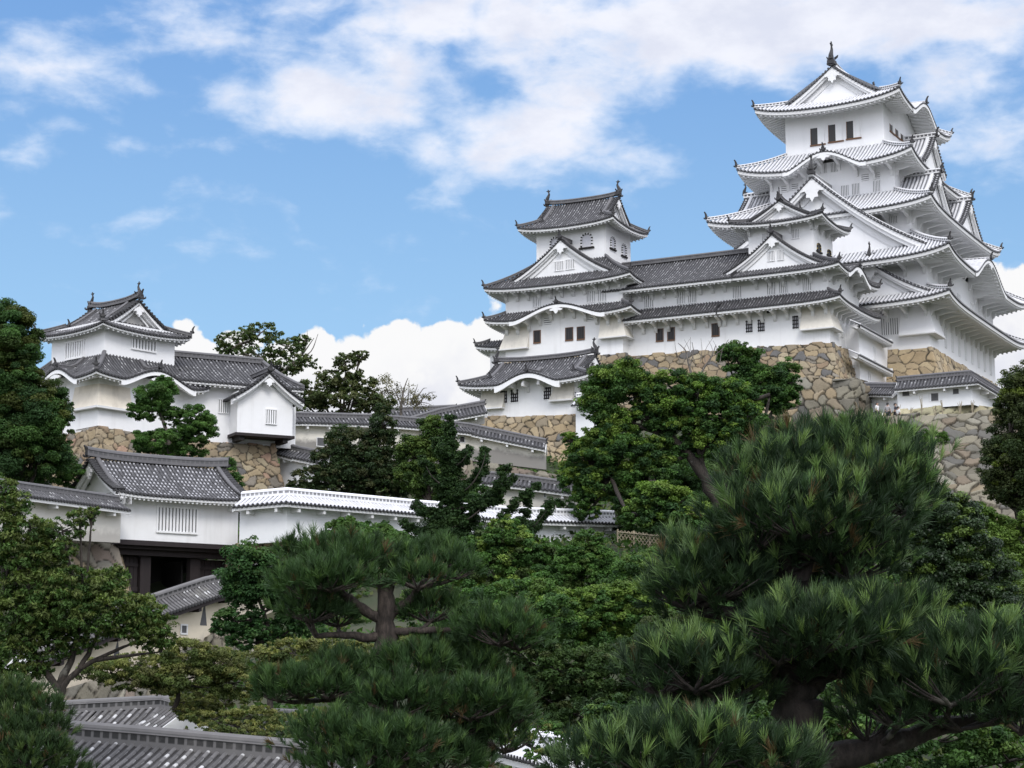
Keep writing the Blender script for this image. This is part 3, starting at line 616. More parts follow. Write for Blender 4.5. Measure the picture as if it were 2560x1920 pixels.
def window_m(parent, face, c, a0, a1, z0, z1, kind='bars', n=4):
    q = fa(face, c); w = a1-a0; h = z1-z0
    if kind in ('bars', 'barsdark', 'barsmid'):
        m = MB(); fbox(m, q, a0, a1, -.02, .012, z0, z1, 0)
        t = min(.09, w*.08)
        fbox(m, q, a0-t, a0, -.02, .07, z0-t, z1+t, 1); fbox(m, q, a1, a1+t, -.02, .07, z0-t, z1+t, 1); fbox(m, q, a0, a1, -.02, .09, z0-t, z0, 1); fbox(m, q, a0, a1, -.02, .08, z1, z1+t, 1)
        o = m.build('window', [{'bars': 'recess_grey', 'barsdark': 'recess_dark', 'barsmid': 'recess_mid'}[kind], 'plaster_white'], parent)
        l = MB(); g = w/(n+.45*(n+1)) ; bw = w/(n*1.62+.62)
        for i in range(n): x = a0+bw*.62*(i+1)+bw*i; fbox(l, q, x, x+bw, -.01, .06, z0, z1)
        l.build('lattice', 'plaster_white', o)
    elif kind == 'slats':
        m = MB(); fbox(m, q, a0, a1, -.02, .012, z0, z1, 0); o = m.build('window', ['recess_grey'], parent)
        l = MB(); k = 3
        for i in range(k): fbox(l, q, a0, a1, -.01, .07, z0+h*(i+.1)/k, z0+h*(i+.7)/k)
        l.build('lattice', 'plaster_white', o)
    elif kind == 'dark':
        m = MB(); fbox(m, q, a0, a1, -.02, .012, z0, z1, 0); t = .06
        for (u0, u1, v0, v1) in ((a0-t, a0, z0-t, z1+t), (a1, a1+t, z0-t, z1+t), (a0, a1, z1, z1+t)): fbox(m, q, u0, u1, -.02, .05, v0, v1, 1)
        fbox(m, q, a0-t, a1+t, -.02, .09, z0-2*t, z0-.001, 1)
        o = m.build('window', ['recess_dark', 'frame_wood'], parent)
        l = MB()
        for i in range(3): x = a0+w*(i+1)/4; fbox(l, q, x-.025, x+.025, 0, .035, z0, z1)
        l.build('lattice', 'timber_dark', o)
    elif kind == 'pane':
        m = MB(); fbox(m, q, a0, a1, -.02, .012, z0, z1, 0); t = .06
        for (u0, u1, v0, v1) in ((a0-t, a0, z0-t, z1+t), (a1, a1+t, z0-t, z1+t), (a0, a1, z1, z1+t), (a0, a1, z0-t, z0)): fbox(m, q, u0, u1, -.02, .05, v0, v1, 1)
        o = m.build('window', ['pane', 'plaster_white'], parent)
        l = MB()
        for i in range(4): x = a0+w*(i+.5)/4; fbox(l, q, x-.045, x+.045, 0, .04, z0, z1)
        for i in range(4): y = z0+h*(i+.3)/3.6; fbox(l, q, a0, a1, .04, .055, y-.05, y+.05)
        l.build('lattice', 'timber_dark', o)
    elif kind == 'vent':
        m = MB(); fbox(m, q, a0, a1, -.02, .014, z0, z1, 0); o = m.build('window', ['recess_mid'], parent)
    elif kind == 'loophole':
        m = MB(); fbox(m, q, a0, a1, -.02, .014, z0, z1, 0); o = m.build('loophole', ['recess_grey'], parent)
    elif kind == 'sliding':     # dark opening on one side, white plastered shutter beside it
        m = MB(); s = a0+w*.5; (d0, d1, p0, p1) = (s, a1, a0, s) if face == 'W' else (a0, s, s, a1)
        fbox(m, q, d0, d1, -.02, .012, z0, z1, 0)
        fbox(m, q, a0-.12, a1+.12, -.02, .12, z0-.16, z0-.02, 1); fbox(m, q, d0-.06 if face == 'S' else d1, d0 if face == 'S' else d1+.06, -.02, .05, z0, z1, 1)
        o = m.build('window', ['recess_dark', 'frame_wood'], parent); l = MB(); fbox(l, q, p0, p1, -.02, .10, z0, z1-.02); l.build('shutter', 'plaster_white', o)
    elif kind in ('arch', 'archdark'):      # bell-shaped window with a studded frame
        m = MB(); k = 14; cx = (a0+a1)/2; sh = []
        for i in range(k+1):
            th = pi*i/k; sh.append((cx+w/2*cos(th)*(1. if sin(th) < .7 else .96), z0+h*.55+h*.45*sin(th)**.8))
        sh = [(a1, z0)]+sh+[(a0, z0)]
        m.fanprism([q(x, -.02, z) for x, z in sh], np.array(q(0, .035, 0))-np.array(q(0, -.0, 0)), 0)
        o = m.build('window', ['pane' if kind == 'arch' else 'recess_mid'], parent)
        f = MB(); c2 = (cx, z0+h*.4)
        ring = [((x-c2[0])*1.0+c2[0], (z-c2[1])+c2[1]) for x, z in sh]
        pts = np.array([q(x, .06, z) for x, z in ring]); seg = np.concatenate([[0], np.cumsum(np.linalg.norm(np.diff(pts, axis=0), axis=1))]); kk = 22
        for i in range(kk):
            s0, s1 = seg[-1]*i/kk, seg[-1]*(i+1)/kk; A = [np.interp(s0, seg, pts[:, j]) for j in range(3)]; B = [np.interp(s1, seg, pts[:, j]) for j in range(3)]
            f.tube([A, B], [.10, .10] if kind == 'arch' else [.06, .06], 5, m=i % 2 if kind == 'arch' else int(i % 4 == 0))
        f.build('studded_frame', ['timber_dark', 'gilt' if kind == 'archdark' else 'plaster_white'], o)
        s_ = MB(); fbox(s_, q, a0-.25, a1+.25, -.02, .16, z0-.22, z0-.06); s_.build('sill', 'timber_dark', o)
    return o
def bay(parent, fr, poly_rect, z0, z1, flare, m='plaster_old', name='stone_drop_bay', ledge=True):
    """flared stone-dropping bay at a corner: rect at the top, pushed outwards to the west/south at the bottom. poly_rect=(x0,x1,y0,y1,fw,fs,fn)"""
    x0, x1, y0, y1, fw, fs, fn = poly_rect; mb = MB()
    n = 6; rows = []
    for i in range(n+1):
        t = i/n; k = (1-t)**1.4
        rows.append([(x0-fw*k, y0-fs*k, z0+(z1-z0)*t), (x1, y0-fs*k, z0+(z1-z0)*t), (x1, y1+fn*k, z0+(z1-z0)*t), (x0-fw*k, y1+fn*k, z0+(z1-z0)*t)])
    mb.grid(np.array(rows), 0, None, True); b = mb.n-4*(n+1); mb.f.append([b, b+1, b+2, b+3]); mb.m.append(0)
    o = mb.build(name, m, parent)
    if ledge:
        l = MB(); l.box((x0-fw-.06, y0-fs-.06 if fs else y0+.01, z0-.12), (x1-.02, y1+fn+.06 if fn else y1-.01, z0-.004)); l.build('ledge', 'plaster_trim', o)
    return o
def bld(name, fr, label, cat, group=None): return empty(name, fr.o, fr.rot, label, cat, group)
# ================================================================== THE PLACE
AZ = 28.
K = Fr(P(930, 347, 185), AZ); N = Fr(P(829.8, 342.7, 175), AZ)
r1 = lambda x, y: (696+x*.14828, 24+y*.14828)
r2 = lambda x, y: (696+x*.1495, 192+y*.1495)
r3 = lambda x, y: (464+x*.11574, 176+y*.11574)
r4 = lambda x, y: (640+x*.11574, 176+y*.11574)
r5 = lambda x, y: (24+x*.13504, 272+y*.13504)
r6 = lambda x, y: (272+x*.15552, 336+y*.15552)
r7 = lambda x, y: (x*.13743, 432+y*.13743)
def build_keep():
    b = bld('castle_keep', K, 'tallest white castle tower, five tiers of white-jointed tile roofs with gables', 'castle tower')
    st = Style('tile_keep', 'ridge_keep', 'tile_keep_end', .40, .125, .9, 2.6, 1., 1.)
    S1 = (0, 26, 0, 22); S3 = (2, 24, 2, 20); S4 = (4.2, 21.8, 4.2, 17.8); S5 = (5.6, 20.4, 5.6, 16.4)
    wallbox(b, S1, -.6, 5.4, 'plaster_keep'); wallbox(b, S1, 5.4, 9.6, 'plaster_keep'); wallbox(b, S3, 9.6, 15.6, 'plaster_keep'); wallbox(b, S4, 14.5, 21.4, 'plaster_keep'); wallbox(b, S5, 21., 28.6, 'plaster_keep')
    st.up = .75; skirt(b, (-3, 29, -3, 25), S1, 4.25, 6.1, st, brk=2.0, band=.32)
    st.up = 1.0; skirt(b, (-3.2, 29.2, -3.2, 25.2), S3, 8.6, 12.3, st, kara={'S': [(16.2, 6.6, 2.5)]}, brk=2.0, bo=3.2, band=.32)
    st.up = .85; skirt(b, (-1, 27, -1, 23), S4, 14.45, 17.5, st, brk=2.2, bo=3., band=.32, gaps={})
    st.up = 1.1; skirt(b, (1.5, 24.5, 1.5, 20.5), S5, 20.15, 23.1, st, kara={'W': [(9.4, 4.6, 1.75)]}, brk=1.9, bo=2.7, band=.32)
    st.up = 1.0; irimoya(b, (3.1, 22.9, 3.0, 19.0), 27.15, 32.3, 'x', 2.9, st, over=.55, kara={'S': [(9.9, 5.2, 1.9)]}, band=.34, wallm='plaster_keep', sh=2.35, trim_over=2.5, pend=1.1, board=.6)
    X, Y = np.array([1., 0, 0]), np.array([0, 1., 0])
    # gables standing on the roofs
    dormer(b, np.array([-1.5, 11.2, 0]), Y, X, 12.9, 9.5, 18.4, 5.9, st, conc=.62, sh=2.0, pend=1.6, board=.8, inset=.9, lower=1.2, wallm='plaster_keep')
    dormer(b, np.array([-1.7, 5.3, 0]), Y, X, 6.5, 5.1, 8.75, 1.9, st, conc=.62, sh=1.7, pend=1.0, board=.5, inset=.7, lower=.8, wallm='plaster_keep')
    dormer(b, np.array([13., 2.2, 0]), X, Y, 3.9, 21.8, 25.2, 3.5, st, conc=.7, pend=.8, lower=.6, wallm='plaster_keep')
    for xc in (7.2, 19.6):
        dormer(b, np.array([xc, .3, 0]), X, Y, 4.4, 15.8, 19.5, 4.0, st, conc=.7, pend=.9, lower=.6, wallm='plaster_keep')
        dormer(b, np.array([xc, 21.7, 0]), X, -Y, 4.4, 15.8, 19.5, 4.0, st, conc=.7, pend=.9, lower=.6, wallm='plaster_keep', sh=1.3)
    bay(b, K, (0, 3.0, 0, 2.8, .75, .75, .1), 1.35, 4.3, 0, 'plaster_keep')
    W = lambda c, tl, br, kind='bars', n=4, R=r1: window(b, K, 'W', c, R(*tl), R(*br), kind, n)
    for x0, y0, x1, y1 in ((775, 706, 868, 805), (895, 683, 990, 783), (1016, 659, 1109, 762)): W(5.6, (x0, y0), (x1, y1), 'sliding')
    for x0, y0, x1, y1 in ((1306, 672, 1338, 745), (1345, 706, 1375, 775), (1380, 738, 1408, 800)): window(b, K, 'S', 5.6, r1(x0, y0), r1(x1, y1), 'sliding')
    for q in ((980, 1093, 1030, 1160), (1053, 1080, 1101, 1148), (1195, 1060, 1242, 1130), (835, 950, 880, 1004), (910, 938, 957, 995)): W(4.2, q[:2], q[2:], 'barsmid', 4)
    for q in ((1115, 1018, 1165, 1054), (1190, 1008, 1240, 1042), (575, 1098, 622, 1132), (645, 1083, 690, 1118)): W(4.2, q[:2], q[2:], 'slats')
    for q in ((565, 1010, 605, 1046), (1185, 916, 1226, 955)): W(4.2, q[:2], q[2:], 'vent')
    W(2., (1295, 165), (1345, 207), 'bars', 4, r2)
    W(-.6, (1145, 640), (1180, 672), 'bars', 3, r2); W(-.6, (1210, 625), (1266, 676), 'bars', 4, r2)
    W(-.15, (925, 336), (988, 410), 'barsmid', 4, r2)
    W(0., (1240, 850), (1292, 955), 'barsdark', 3, r2); W(0., (1300, 846), (1352, 950), 'barsdark', 3, r2)
    for x in np.arange(5.5, 25, 2.6): window_m(b, 'S', 0., x, x+.55, .9, 2.9, 'bars', 2)
    for x in np.arange(6, 24, 5.2): window_m(b, 'S', 0., x, x+.9, 6.3, 7.5, 'bars', 4)
    for x in (5.2, 10, 16, 20): window_m(b, 'S', 2., x, x+.9, 13.0, 14.0, 'bars', 4)
    return b
def build_west_keep():
    b = bld('small_keep', N, 'three-tiered white small keep with two stacked gables, in front of the tallest tower', 'castle tower')
    st = Style('tile_grey', 'ridge_grey', 'tile_end', .30, .095, .45, 1.8, .8, .8)
    X, Y = np.array([1., 0, 0]), np.array([0, 1., 0])
    S1 = (0, 9.2, 0, 10.6); S3 = (2, 7.7, 2, 8.6)
    wallbox(b, S1, -.5, 4.0); wallbox(b, S1, 4.0, 7.3); wallbox(b, S3, 7., 13.)
    st.up = .4; skirt(b, (-1.7, 10.9, -1.7, 10.62), S1, 3.75, 5.0, st, brk=1.25, hips=('SW', 'SE'), sides='WSE', bdrop=1.15)
    skirt(b, (-1.7, 10.9, -1.7, 9.02), (2, 7.7, 2, 9.0), 6.85, 9.0, st, kara={'S': [(6.2, 3.5, 1.15)]}, brk=1.25, bo=1.7, hips=('SW', 'SE'), sides='WSE', bdrop=1.0)
    st.up = .45; irimoya(b, (.6, 9.1, .55, 10.05), 12.35, 14.75, 'x', 1.55, st, over=.4, sh=1.05, trim_over=1.35, pend=.6, board=.34, brk=1.9, wallm='plaster_white', conc=.6)
    dormer(b, np.array([-.5, 5.3, 0]), Y, X, 5.0, 7.55, 10.9, 2.6, st, conc=.62, pend=.75, board=.42, inset=.45, lower=.5)
    bay(b, N, (0, 2.2, 0, 2.7, .6, .6, .0), 1.4, 3.5, 0, 'plaster_old')
    w = lambda c, q, kind='bars', n=4: window(b, N, 'W', c, r4(*q[:2]), r4(*q[2:]), kind, n)
    for q in ((803, 957, 875, 1050), (1100, 925, 1168, 1020), (1205, 912, 1275, 1008), (1406, 888, 1478, 988)): w(0, q)
    for q in ((913, 1250, 975, 1350), (1016, 1242, 1080, 1342), (1316, 1210, 1374, 1318)): w(0, q, 'pane')
    w(0, (1095, 1142, 1166, 1180), 'vent')
    for q in ((1105, 656, 1163, 730), (1190, 645, 1243, 722)): w(-.05, q)
    for q in ((1058, 500, 1105, 562), (1312, 465, 1374, 535)): w(2, q)
    for q in ((1527, 575, 1558, 655), (1617, 632, 1645, 690)): window(b, N, 'S', 2, r4(*q[:2]), r4(*q[2:]), 'archdark')
    for x in (3.4, 5.4): window_m(b, 'S', 0, x, x+.5, 1.2, 2.7, 'bars', 2)
def build_corridor():
    b = bld('connecting_gallery', N, 'long two-storey white gallery under a dark ridge between the two small keeps', 'gallery')
    st = Style('tile_grey', 'ridge_grey', 'tile_end', .30, .095, .0, 1.8, .8, .8)
    wallbox(b, (0.004, 7.6, 10.604, 20.6), -.5, 4.0); wallbox(b, (0.004, 7.6, 10.604, 20.6), 4.0, 7.4)
    skirt(b, (-1.7, 9.3, 10.62, 20.49), (0, 7.6, 10.63, 20.48), 3.75, 5.0, st, brk=1.25, hips=(), sides='WE', bdrop=1.15)
    mb = MB(); R = 5.7
    zf = lambda a, r: 6.85+(10.45-6.85)*(.7*r/R+.3*(r/R)**2)
    panel(mb, (-1.7, 8.7, 0), (0, 1, 0), (1, 0, 0), 14.0, zf, lambda a: np.full_like(a, R), .30, .095, 8)
    panel(mb, (9.7, 8.7, 0), (0, 1, 0), (-1, 0, 0), 14.0, zf, lambda a: np.full_like(a, R), .30, .095, 8)
    roof = mb.build('roof', ['tile_grey', 'tile_end'], b)
    O = np.array([-1.7, 8.7, 0]); eave_trim(roof, [(O, np.array([0, 1., 0]), np.array([1., 0, 0]), 14., (lambda a: zf(a, np.zeros_like(a))), .3, 12.)], 1.7, st)
    for i in range(9): bracket(roof, (0, 10.3+i*1.27, 6.85-.1-.2+.30), np.array([1., 0, 0]), 1.7, 1.0)
    r_ = MB(); r_.sweep([(4, y, 10.5) for y in np.linspace(8.6, 23, 6)], ridge_sec(.45, .5)); r_.build('ridge_tiles', 'ridge_grey', roof)
    w = lambda q, kind='bars', n=4: window(b, N, 'W', .004, r4(*q[:2]), r4(*q[2:]), kind, n)
    for q in ((40, 1037, 112, 1130), (320, 1006, 386, 1100), (419, 993, 487, 1090)): w(q)
    for q in ((142, 1327, 200, 1420), (240, 1316, 298, 1412), (623, 1281, 684, 1375)): w(q, 'dark')
    w((415, 1202, 471, 1240), 'vent')
def build_northwest_keep():
    b = bld('small_keep', N, 'three-tiered white small keep with bell-shaped windows in its top storey, left end of the gallery', 'castle tower')
    st = Style('tile_grey', 'ridge_grey', 'tile_end', .30, .095, .45, 1.8, .8, .8)
    X, Y = np.array([1., 0, 0]), np.array([0, 1., 0]); D = -1.5
    S1 = (D, 8.0, 20.5, 33.5); S3 = (.5, 6.5, 23.2, 31.)
    wallbox(b, S1, .2, 5.0); wallbox(b, S1, 5.0, 8.5); wallbox(b, S3, 8., 14.6)
    st.up = .45; skirt(b, (-3.1, 9.6, 18.85, 35.15), S1, 4.5, 5.7, st, kara={'W': [(8.15, 5.4, 1.35)]}, brk=1.3, bdrop=1.15)
    skirt(b, (-3.1, 9.6, 18.9, 35.2), S3, 7.8, 10.9, st, brk=1.3, bo=1.6, bdrop=1.0)
    st.up = .5; irimoya(b, (-.85, 7.75, 21.7, 32.55), 14.2, 17.75, 'y', 1.75, st, over=.4, sh=1.5, trim_over=1.3, pend=.7, board=.4, conc=.62)
    dormer(b, np.array([-1.9, 27.1, 0]), Y, X, 6.3, 8.55, 12.6, 2.5, st, conc=.62, pend=.85, board=.46, inset=.45, lower=.5)
    bay(b, N, (D, D+2.2, 20.5, 22.9, .55, .55, .0), 2.2, 4.3, 0, 'plaster_old'); bay(b, N, (D, D+1.6, 30.8, 33.5, .5, 0., .5), 2.0, 4.2, 0, 'plaster_old')
    w = lambda c, q, kind='bars', n=4: window(b, N, 'W', c, r3(*q[:2]), r3(*q[2:]), kind, n)
    for q in ((605, 1341, 660, 1435), (880, 1316, 940, 1412), (980, 1309, 1040, 1405)): w(D, q, 'dark')
    for q in ((692, 1230, 755, 1280), (1055, 1213, 1120, 1250)): w(D, q, 'slats')
    for q in ((597, 1042, 662, 1126), (1063, 998, 1130, 1086), (1163, 985, 1228, 1080)): w(D, q)
    for q in ((787, 746, 858, 812), (882, 728, 952, 800)): w(-1.45, q)
    for q in ((748, 540, 822, 640), (1014, 505, 1107, 606)): w(.5, q, 'arch')
    for q in ((1265, 522, 1300, 632), (1363, 585, 1396, 694)): window(b, N, 'S', 23.2, r3(*q[:2]), r3(*q[2:]), 'arch')
    # lower wing behind the far corner
    wallbox(b, (.2, 7., 33.52, 36.2), .2, 3.2, 'plaster_white')
    skirt(b, (-.9, 8.2, 32.5, 37.4), (.2, 7., 33.6, 36.2), 2.4, 3.4, st, raft=.5, orn=.8, hips=('NW',))
def build_annex():
    b = bld('water_gate_block', K, 'narrow white block with two small pent roofs between the small keep and the tallest tower', 'gatehouse')
    st = Style('tile_keep', 'ridge_keep', 'tile_keep_end', .32, .1, .0, 1.8, .7, .8)
    yc = 4.2
    x0, z0 = K.pick('S', yc, *r2(1100, 900)); x1, z1 = K.pick('S', yc, *r2(1245, 1020)); 
    zt_ = K.pick('S', yc, *r2(1112, 893))[1]-.1; wallbox(b, (x0-.6, -.3, yc, yc+5), -9, zt_, 'plaster_keep')
    for (p, q) in ((r2(1112, 893), r2(1318, 985)), (r2(1105, 1095), r2(1322, 1180))):
        a0, za = K.pick('S', yc-1.1, *p); a1, zb = K.pick('S', yc-1.1, *q); ze = (za+zb)/2-.15
        mb = MB(); zf = lambda a, r: ze+.5*r; O = np.array([a0-.4, yc-1.1, 0]); L = a1-a0+.4
        panel(mb, O, (1, 0, 0), (0, 1, 0), L, zf, lambda a: np.full_like(a, 1.1), .32, .1, 3); ro = mb.build('roof', ['tile_keep', 'tile_keep_end'], b)
        eave_trim(ro, [(O, np.array([1., 0, 0]), np.array([0, 1., 0]), L, (lambda a: zf(a, np.zeros_like(a))), 0.01, L-.01)], 1.1, st)
        e = MB(); e.box((a1-.1, yc-1.0, ze-.45), (a1, yc, ze+.35)); e.build('gable', 'plaster_white', ro)
    for (x, y) in ((1185, 1040), (1150, 1200)): 
        a, z = K.pick('S', yc, *r2(x, y)); window_m(b, 'S', yc, a, a+.6, z-1.2, z, 'bars', 2)
T = Fr(P(578, 415, 150), AZ)
def build_lower_turret():
    b = bld('turret', T, 'single-storey white turret with one cusped gable, just below the left small keep', 'turret')
    st = Style('tile_grey', 'ridge_grey', 'tile_end', .27, .085, .35, 1.5, .7, .7)
    wallbox(b, (0, 5.5, 0, 8.7), -.3, 3.3)
    irimoya(b, (-1.4, 6.9, -1.6, 10.2), 2.7, 5.25, 'y', 1.75, st, over=.4, kara={'W': [(5.5, 3.0, .85)]}, sh=1.2, trim_over=1.4, pend=.5, board=.3, wallm='plaster_white')
    bay(b, T, (0, 1.4, .3, 2.1, .45, 0., .3), 1.3, 2.7, 0, 'plaster_old'); bay(b, T, (0, 1.5, 6.6, 8.7, .45, 0., .3), 1.1, 2.6, 0, 'plaster_old')
    for q in ((1468, 355, 1514, 430), (1536, 346, 1585, 424), (1748, 331, 1797, 406)): window(b, T, 'W', 0, r6(*q[:2]), r6(*q[2:]), 'pane')
    for y in (3.0, 4.4, 5.6): bracket(b, (0, y, 2.95), np.array([1., 0, 0]), 1.4, .8, .22)
T2 = Fr(P(97.6, 428, 98), 41.); X6 = Fr(T2.o+T2.x*6.0, 62.)
def build_left_turret():
    b = bld('turret', T2, 'two-storey white corner turret with a stained flared base and a lower wing to its right', 'turret')
    st = Style('tile_grey', 'ridge_grey', 'tile_end', .215, .07, .26, 1.0, .55, .55)
    X, Y = np.array([1., 0, 0]), np.array([0, 1., 0])
    wallbox(b, (0, 5.9, 0, 5.7), -.2, 3.0); up = (1., 5.7, 1., 5.7); wallbox(b, up, 2.6, 6.0)
    skirt(b, (-.9, 6.7, -.9, 6.7), up, 2.6, 4.15, st, kara={'W': [(3.5, 1.9, .72)], 'S': [(4.15, 2.55, .75)]}, bo=.9, band=.18, raft=.5, kboard=.2, hips=('SW', 'NW'), conc=.6)
    irimoya(b, (.35, 6.35, .35, 6.35), 5.5, 7.45, 'y', 1.15, st, over=.3, sh=.85, trim_over=.65, pend=.42, board=.28, wallm='plaster_gable', band=.16, raft=.55)
    bay(b, T2, (0, 2.0, 0, 2.1, .28, .28, .0), 1.15, 2.35, 0, 'plaster_cream')
    window(b, T2, 'W', 1., r5(318, 532), r5(440, 622), 'bars', 7); window(b, T2, 'S', 1., r5(803, 490), r5(968, 590), 'barsmid', 7)
    window(b, T2, 'W', 0., r5(232, 885), r5(325, 950), 'barsmid', 6)
    # wing, turned towards the viewer
    g = X6; ox = T2.loc(X6.o); rz = X6.rot-T2.rot
    def at(o): o.location = [float(x) for x in ox]; o.rotation_euler = (0, 0, rz); return o
    mb = MB(); mb.box((-.6, 0, -.1), (6.2, 5.6, 3.3)); at(mb.build('wall', 'plaster_white', b))
    mb = MB(); R = 3.65; zf = lambda a, r: 3.15+(5.05-3.15)*(.75*r/R+.25*(r/R)**2)
    panel(mb, (-.9, -.8, 0), X, Y, 7.3, zf, lambda a: np.where(a < 6.4, R, np.minimum(R, (7.3-a)*R/.9*1.0)), .215, .07, 8)
    panel(mb, (-.9, 6.5, 0), X, -Y, 7.3, zf, lambda a: np.full_like(a, R), .215, .07, 4)
    ro = at(mb.build('roof', ['tile_grey', 'tile_end'], b))
    eave_trim(ro, [(np.array([-.9, -.8, 0]), X, Y, 7.3, (lambda a: zf(a, np.zeros_like(a))), .01, 7.3)], .8, st, .18)
    r_ = MB(); r_.sweep([(x, 2.85, 5.05) for x in np.linspace(-1.2, 5.2, 5)], ridge_sec(.34, .36)); r_.build('ridge_tiles', 'ridge_grey', ro)
    r_ = MB(); r_.sweep([(5.2+t*1.1, 2.85-3.6*t, zf(0, R*(1-t))+.05) for t in np.linspace(0, 1, 6)], ridge_sec(.26, .24)); r_.build('hip_ridge', 'ridge_grey', ro)
    # projecting gabled box carried on timbers
    mb = MB(); mb.box((2.32, -1.25, .42), (5.52, .3, 2.7)); bx = at(mb.build('projecting_bay', 'plaster_white', b))
    hw = 2.05; zg = lambda d: 2.28+(3.78-2.28)*(.72*(1-d/hw)+.28*(1-d/hw)**2)
    mb = MB()
    for s in (-1, 1): panel(mb, np.array([3.95+s*hw, -1.75, 0]), Y, -X*s, 3.6, lambda a, r: zg(hw-r), lambda a: np.full_like(a, hw), .215, .07, 6)
    rb = mb.build('roof', ['tile_grey', 'tile_end'], bx); gable_front(rb, np.array([3.95, -1.72, 0]), X, Y, hw, zg, 2.2, st, 'gable', 'plaster_white', .26, .36, .50, True, False)
    r_ = MB(); r_.sweep([(3.95, y, 3.8) for y in (-1.8, 0, 1.8)], ridge_sec(.3, .3)); r_.build('ridge_tiles', 'ridge_grey', rb); ornament(rb, (3.95, -1.85, 3.9), -Y, .55)
    window_m(bx, 'S', -1.25, 3.98, 4.55, 1.02, 1.78, 'barsmid', 4)
    m = MB(); m.box((2.22, -1.36, .26), (5.62, .2, .416)); m.build('beam', 'timber', bx)
    for x in (2.5, 5.0): m = MB(); m.box((x, -1.2, .02), (x+.28, .25, .258)); m.build('beam', 'timber_dark', bx)
    m = MB(); m.box((2.3, .02, -.15), (5.5, .3, .41)); m.build('back_wall', 'timber_dark', bx)


    for (tl, br, kind) in ((r5(1442, 945), r5(1510, 1045), 'barsmid'), (r5(1510, 825), r5(1563, 850), 'slats')):
        a, z1 = X6.pick('S', 0, *tl); c, z0 = X6.pick('S', 0, *br); at(window_m(b, 'S', 0, a, c, z0, z1, kind, 4))
G = Fr(P(116.8, 539, 84), 55.)
def build_gate():
    b = bld('gatehouse', G, 'white gatehouse with barred window and tiled gable roof above a dark timber gateway', 'gatehouse')
    st = Style('tile_light', 'ridge_grey', 'tile_end', .185, .062, .0, 1.0, .5, .5)
    X, Y = np.array([1., 0, 0]), np.array([0, 1., 0])
    wallbox(b, (0, 5.9, 0, 4.4), 0, 2.15)
    R = 3.0; zt = 3.72; ze = 1.93
    zf = lambda a, r: ze+(zt-ze)*(.66*r/R+.34*(r/R)**2)+.16*np.abs((a-3.4)/3.4)**4*(1-r/R)
    mb = MB(); rm = lambda a: np.full_like(a, R)
    panel(mb, (-.55, -.8, 0), X, Y, 6.75, zf, rm, st.pitch, st.amp, 9); panel(mb, (-.55, 5.2, 0), X, -Y, 6.75, zf, rm, st.pitch, st.amp, 5)
    ro = mb.build('roof', ['tile_light', 'tile_end'], b)
    eave_trim(ro, [(np.array([-.55, -.8, 0]), X, Y, 6.75, (lambda a: zf(a, np.zeros_like(a))), .3, 6.5)], .8, st, .20, .42)
    zl = lambda d: zf(np.array(0.01), R-d)
    for (x, s) in ((-.5, 1), (6.2, -1)):
        gable_front(ro, np.array([x, 2.2, 0]), Y, X*s, 3.0, lambda d: ze+(zt-ze)*(.66*(1-d/R)+.34*(1-d/R)**2)+.16*(d/R), 1.5, st, 'gable', 'plaster_white', .24, .4, .50, True, False)
        for sg in (-1, 1):
            d = np.linspace(.15, 2.9, 8); r_ = MB(); r_.sweep(np.array([[x+s*.35, 2.2+sg*q, ze+(zt-ze)*(.66*(1-q/R)+.34*(1-q/R)**2)+.08] for q in d]), ridge_sec(.2, .15)); r_.build('descending_ridge', 'ridge_grey', ro)
    r_ = MB(); tt = np.linspace(0, 1, 9); r_.sweep([(-.65+7.0*t, 2.2, zt+.02+.14*(2*abs(t-.5))**3) for t in tt], ridge_sec(.32, .42)); r_.build('ridge_tiles', 'ridge_grey', ro)
    for x, s in ((-.62, -1), (6.32, 1)): ornament(ro, (x, 2.2, zt+.15), X*s, .6)
    window(b, G, 'S', 0, r7(1152, 548), r7(1424, 733), 'bars', 11)
    # timber gateway below
    t = MB(); t.box((-.05, -.03, -.22), (6.1, 4.3, -.004)); t.build('beam', 'timber', b)
    for (y, z0, z1) in ((.55, -.62, -.225), (.25, -.36, -.228)): t = MB(); t.box((.1, y, z0), (6.2, y+.25, z1)); t.build('beam', 'timber', b)
    for x in (1.52, 3.95): t = MB(); t.box((x, .8, -3.6), (x+.5, 1.2, -.63)); t.build('post', 'timber', b)
    for (x0, x1) in ((.3, 1.5), (4.5, 6.2)):
        t = MB()
        for i in range(6): t.box((x0+(x1-x0)*i/6+.01, 1.05, -3.6), (x0+(x1-x0)*(i+1)/6-.01, 1.15, -.65))
        t.box((x0, 1.0, -2.2), (x1, 1.049, -2.0)); t.box((x0, 1.0, -1.1), (x1, 1.049, -.95)); t.build('board_panel', 'timber', b)
    t = MB(); t.box((.0, 3.9, -3.6), (6.2, 4.2, -.23)); t.build('back_wall', 'timber_dark', b)
    t = MB(); t.box((2.04, 1.5, -3.6), (2.12, 3.6, -.7)); t.build('door_leaf', 'timber_dark', b); t = MB(); t.box((3.84, 1.5, -3.6), (3.92, 3.6, -.7)); t.build('door_leaf', 'timber_dark', b)
build_keep(); build_west_keep(); build_corridor(); build_northwest_keep(); build_annex(); build_lower_turret(); build_left_turret(); build_gate()
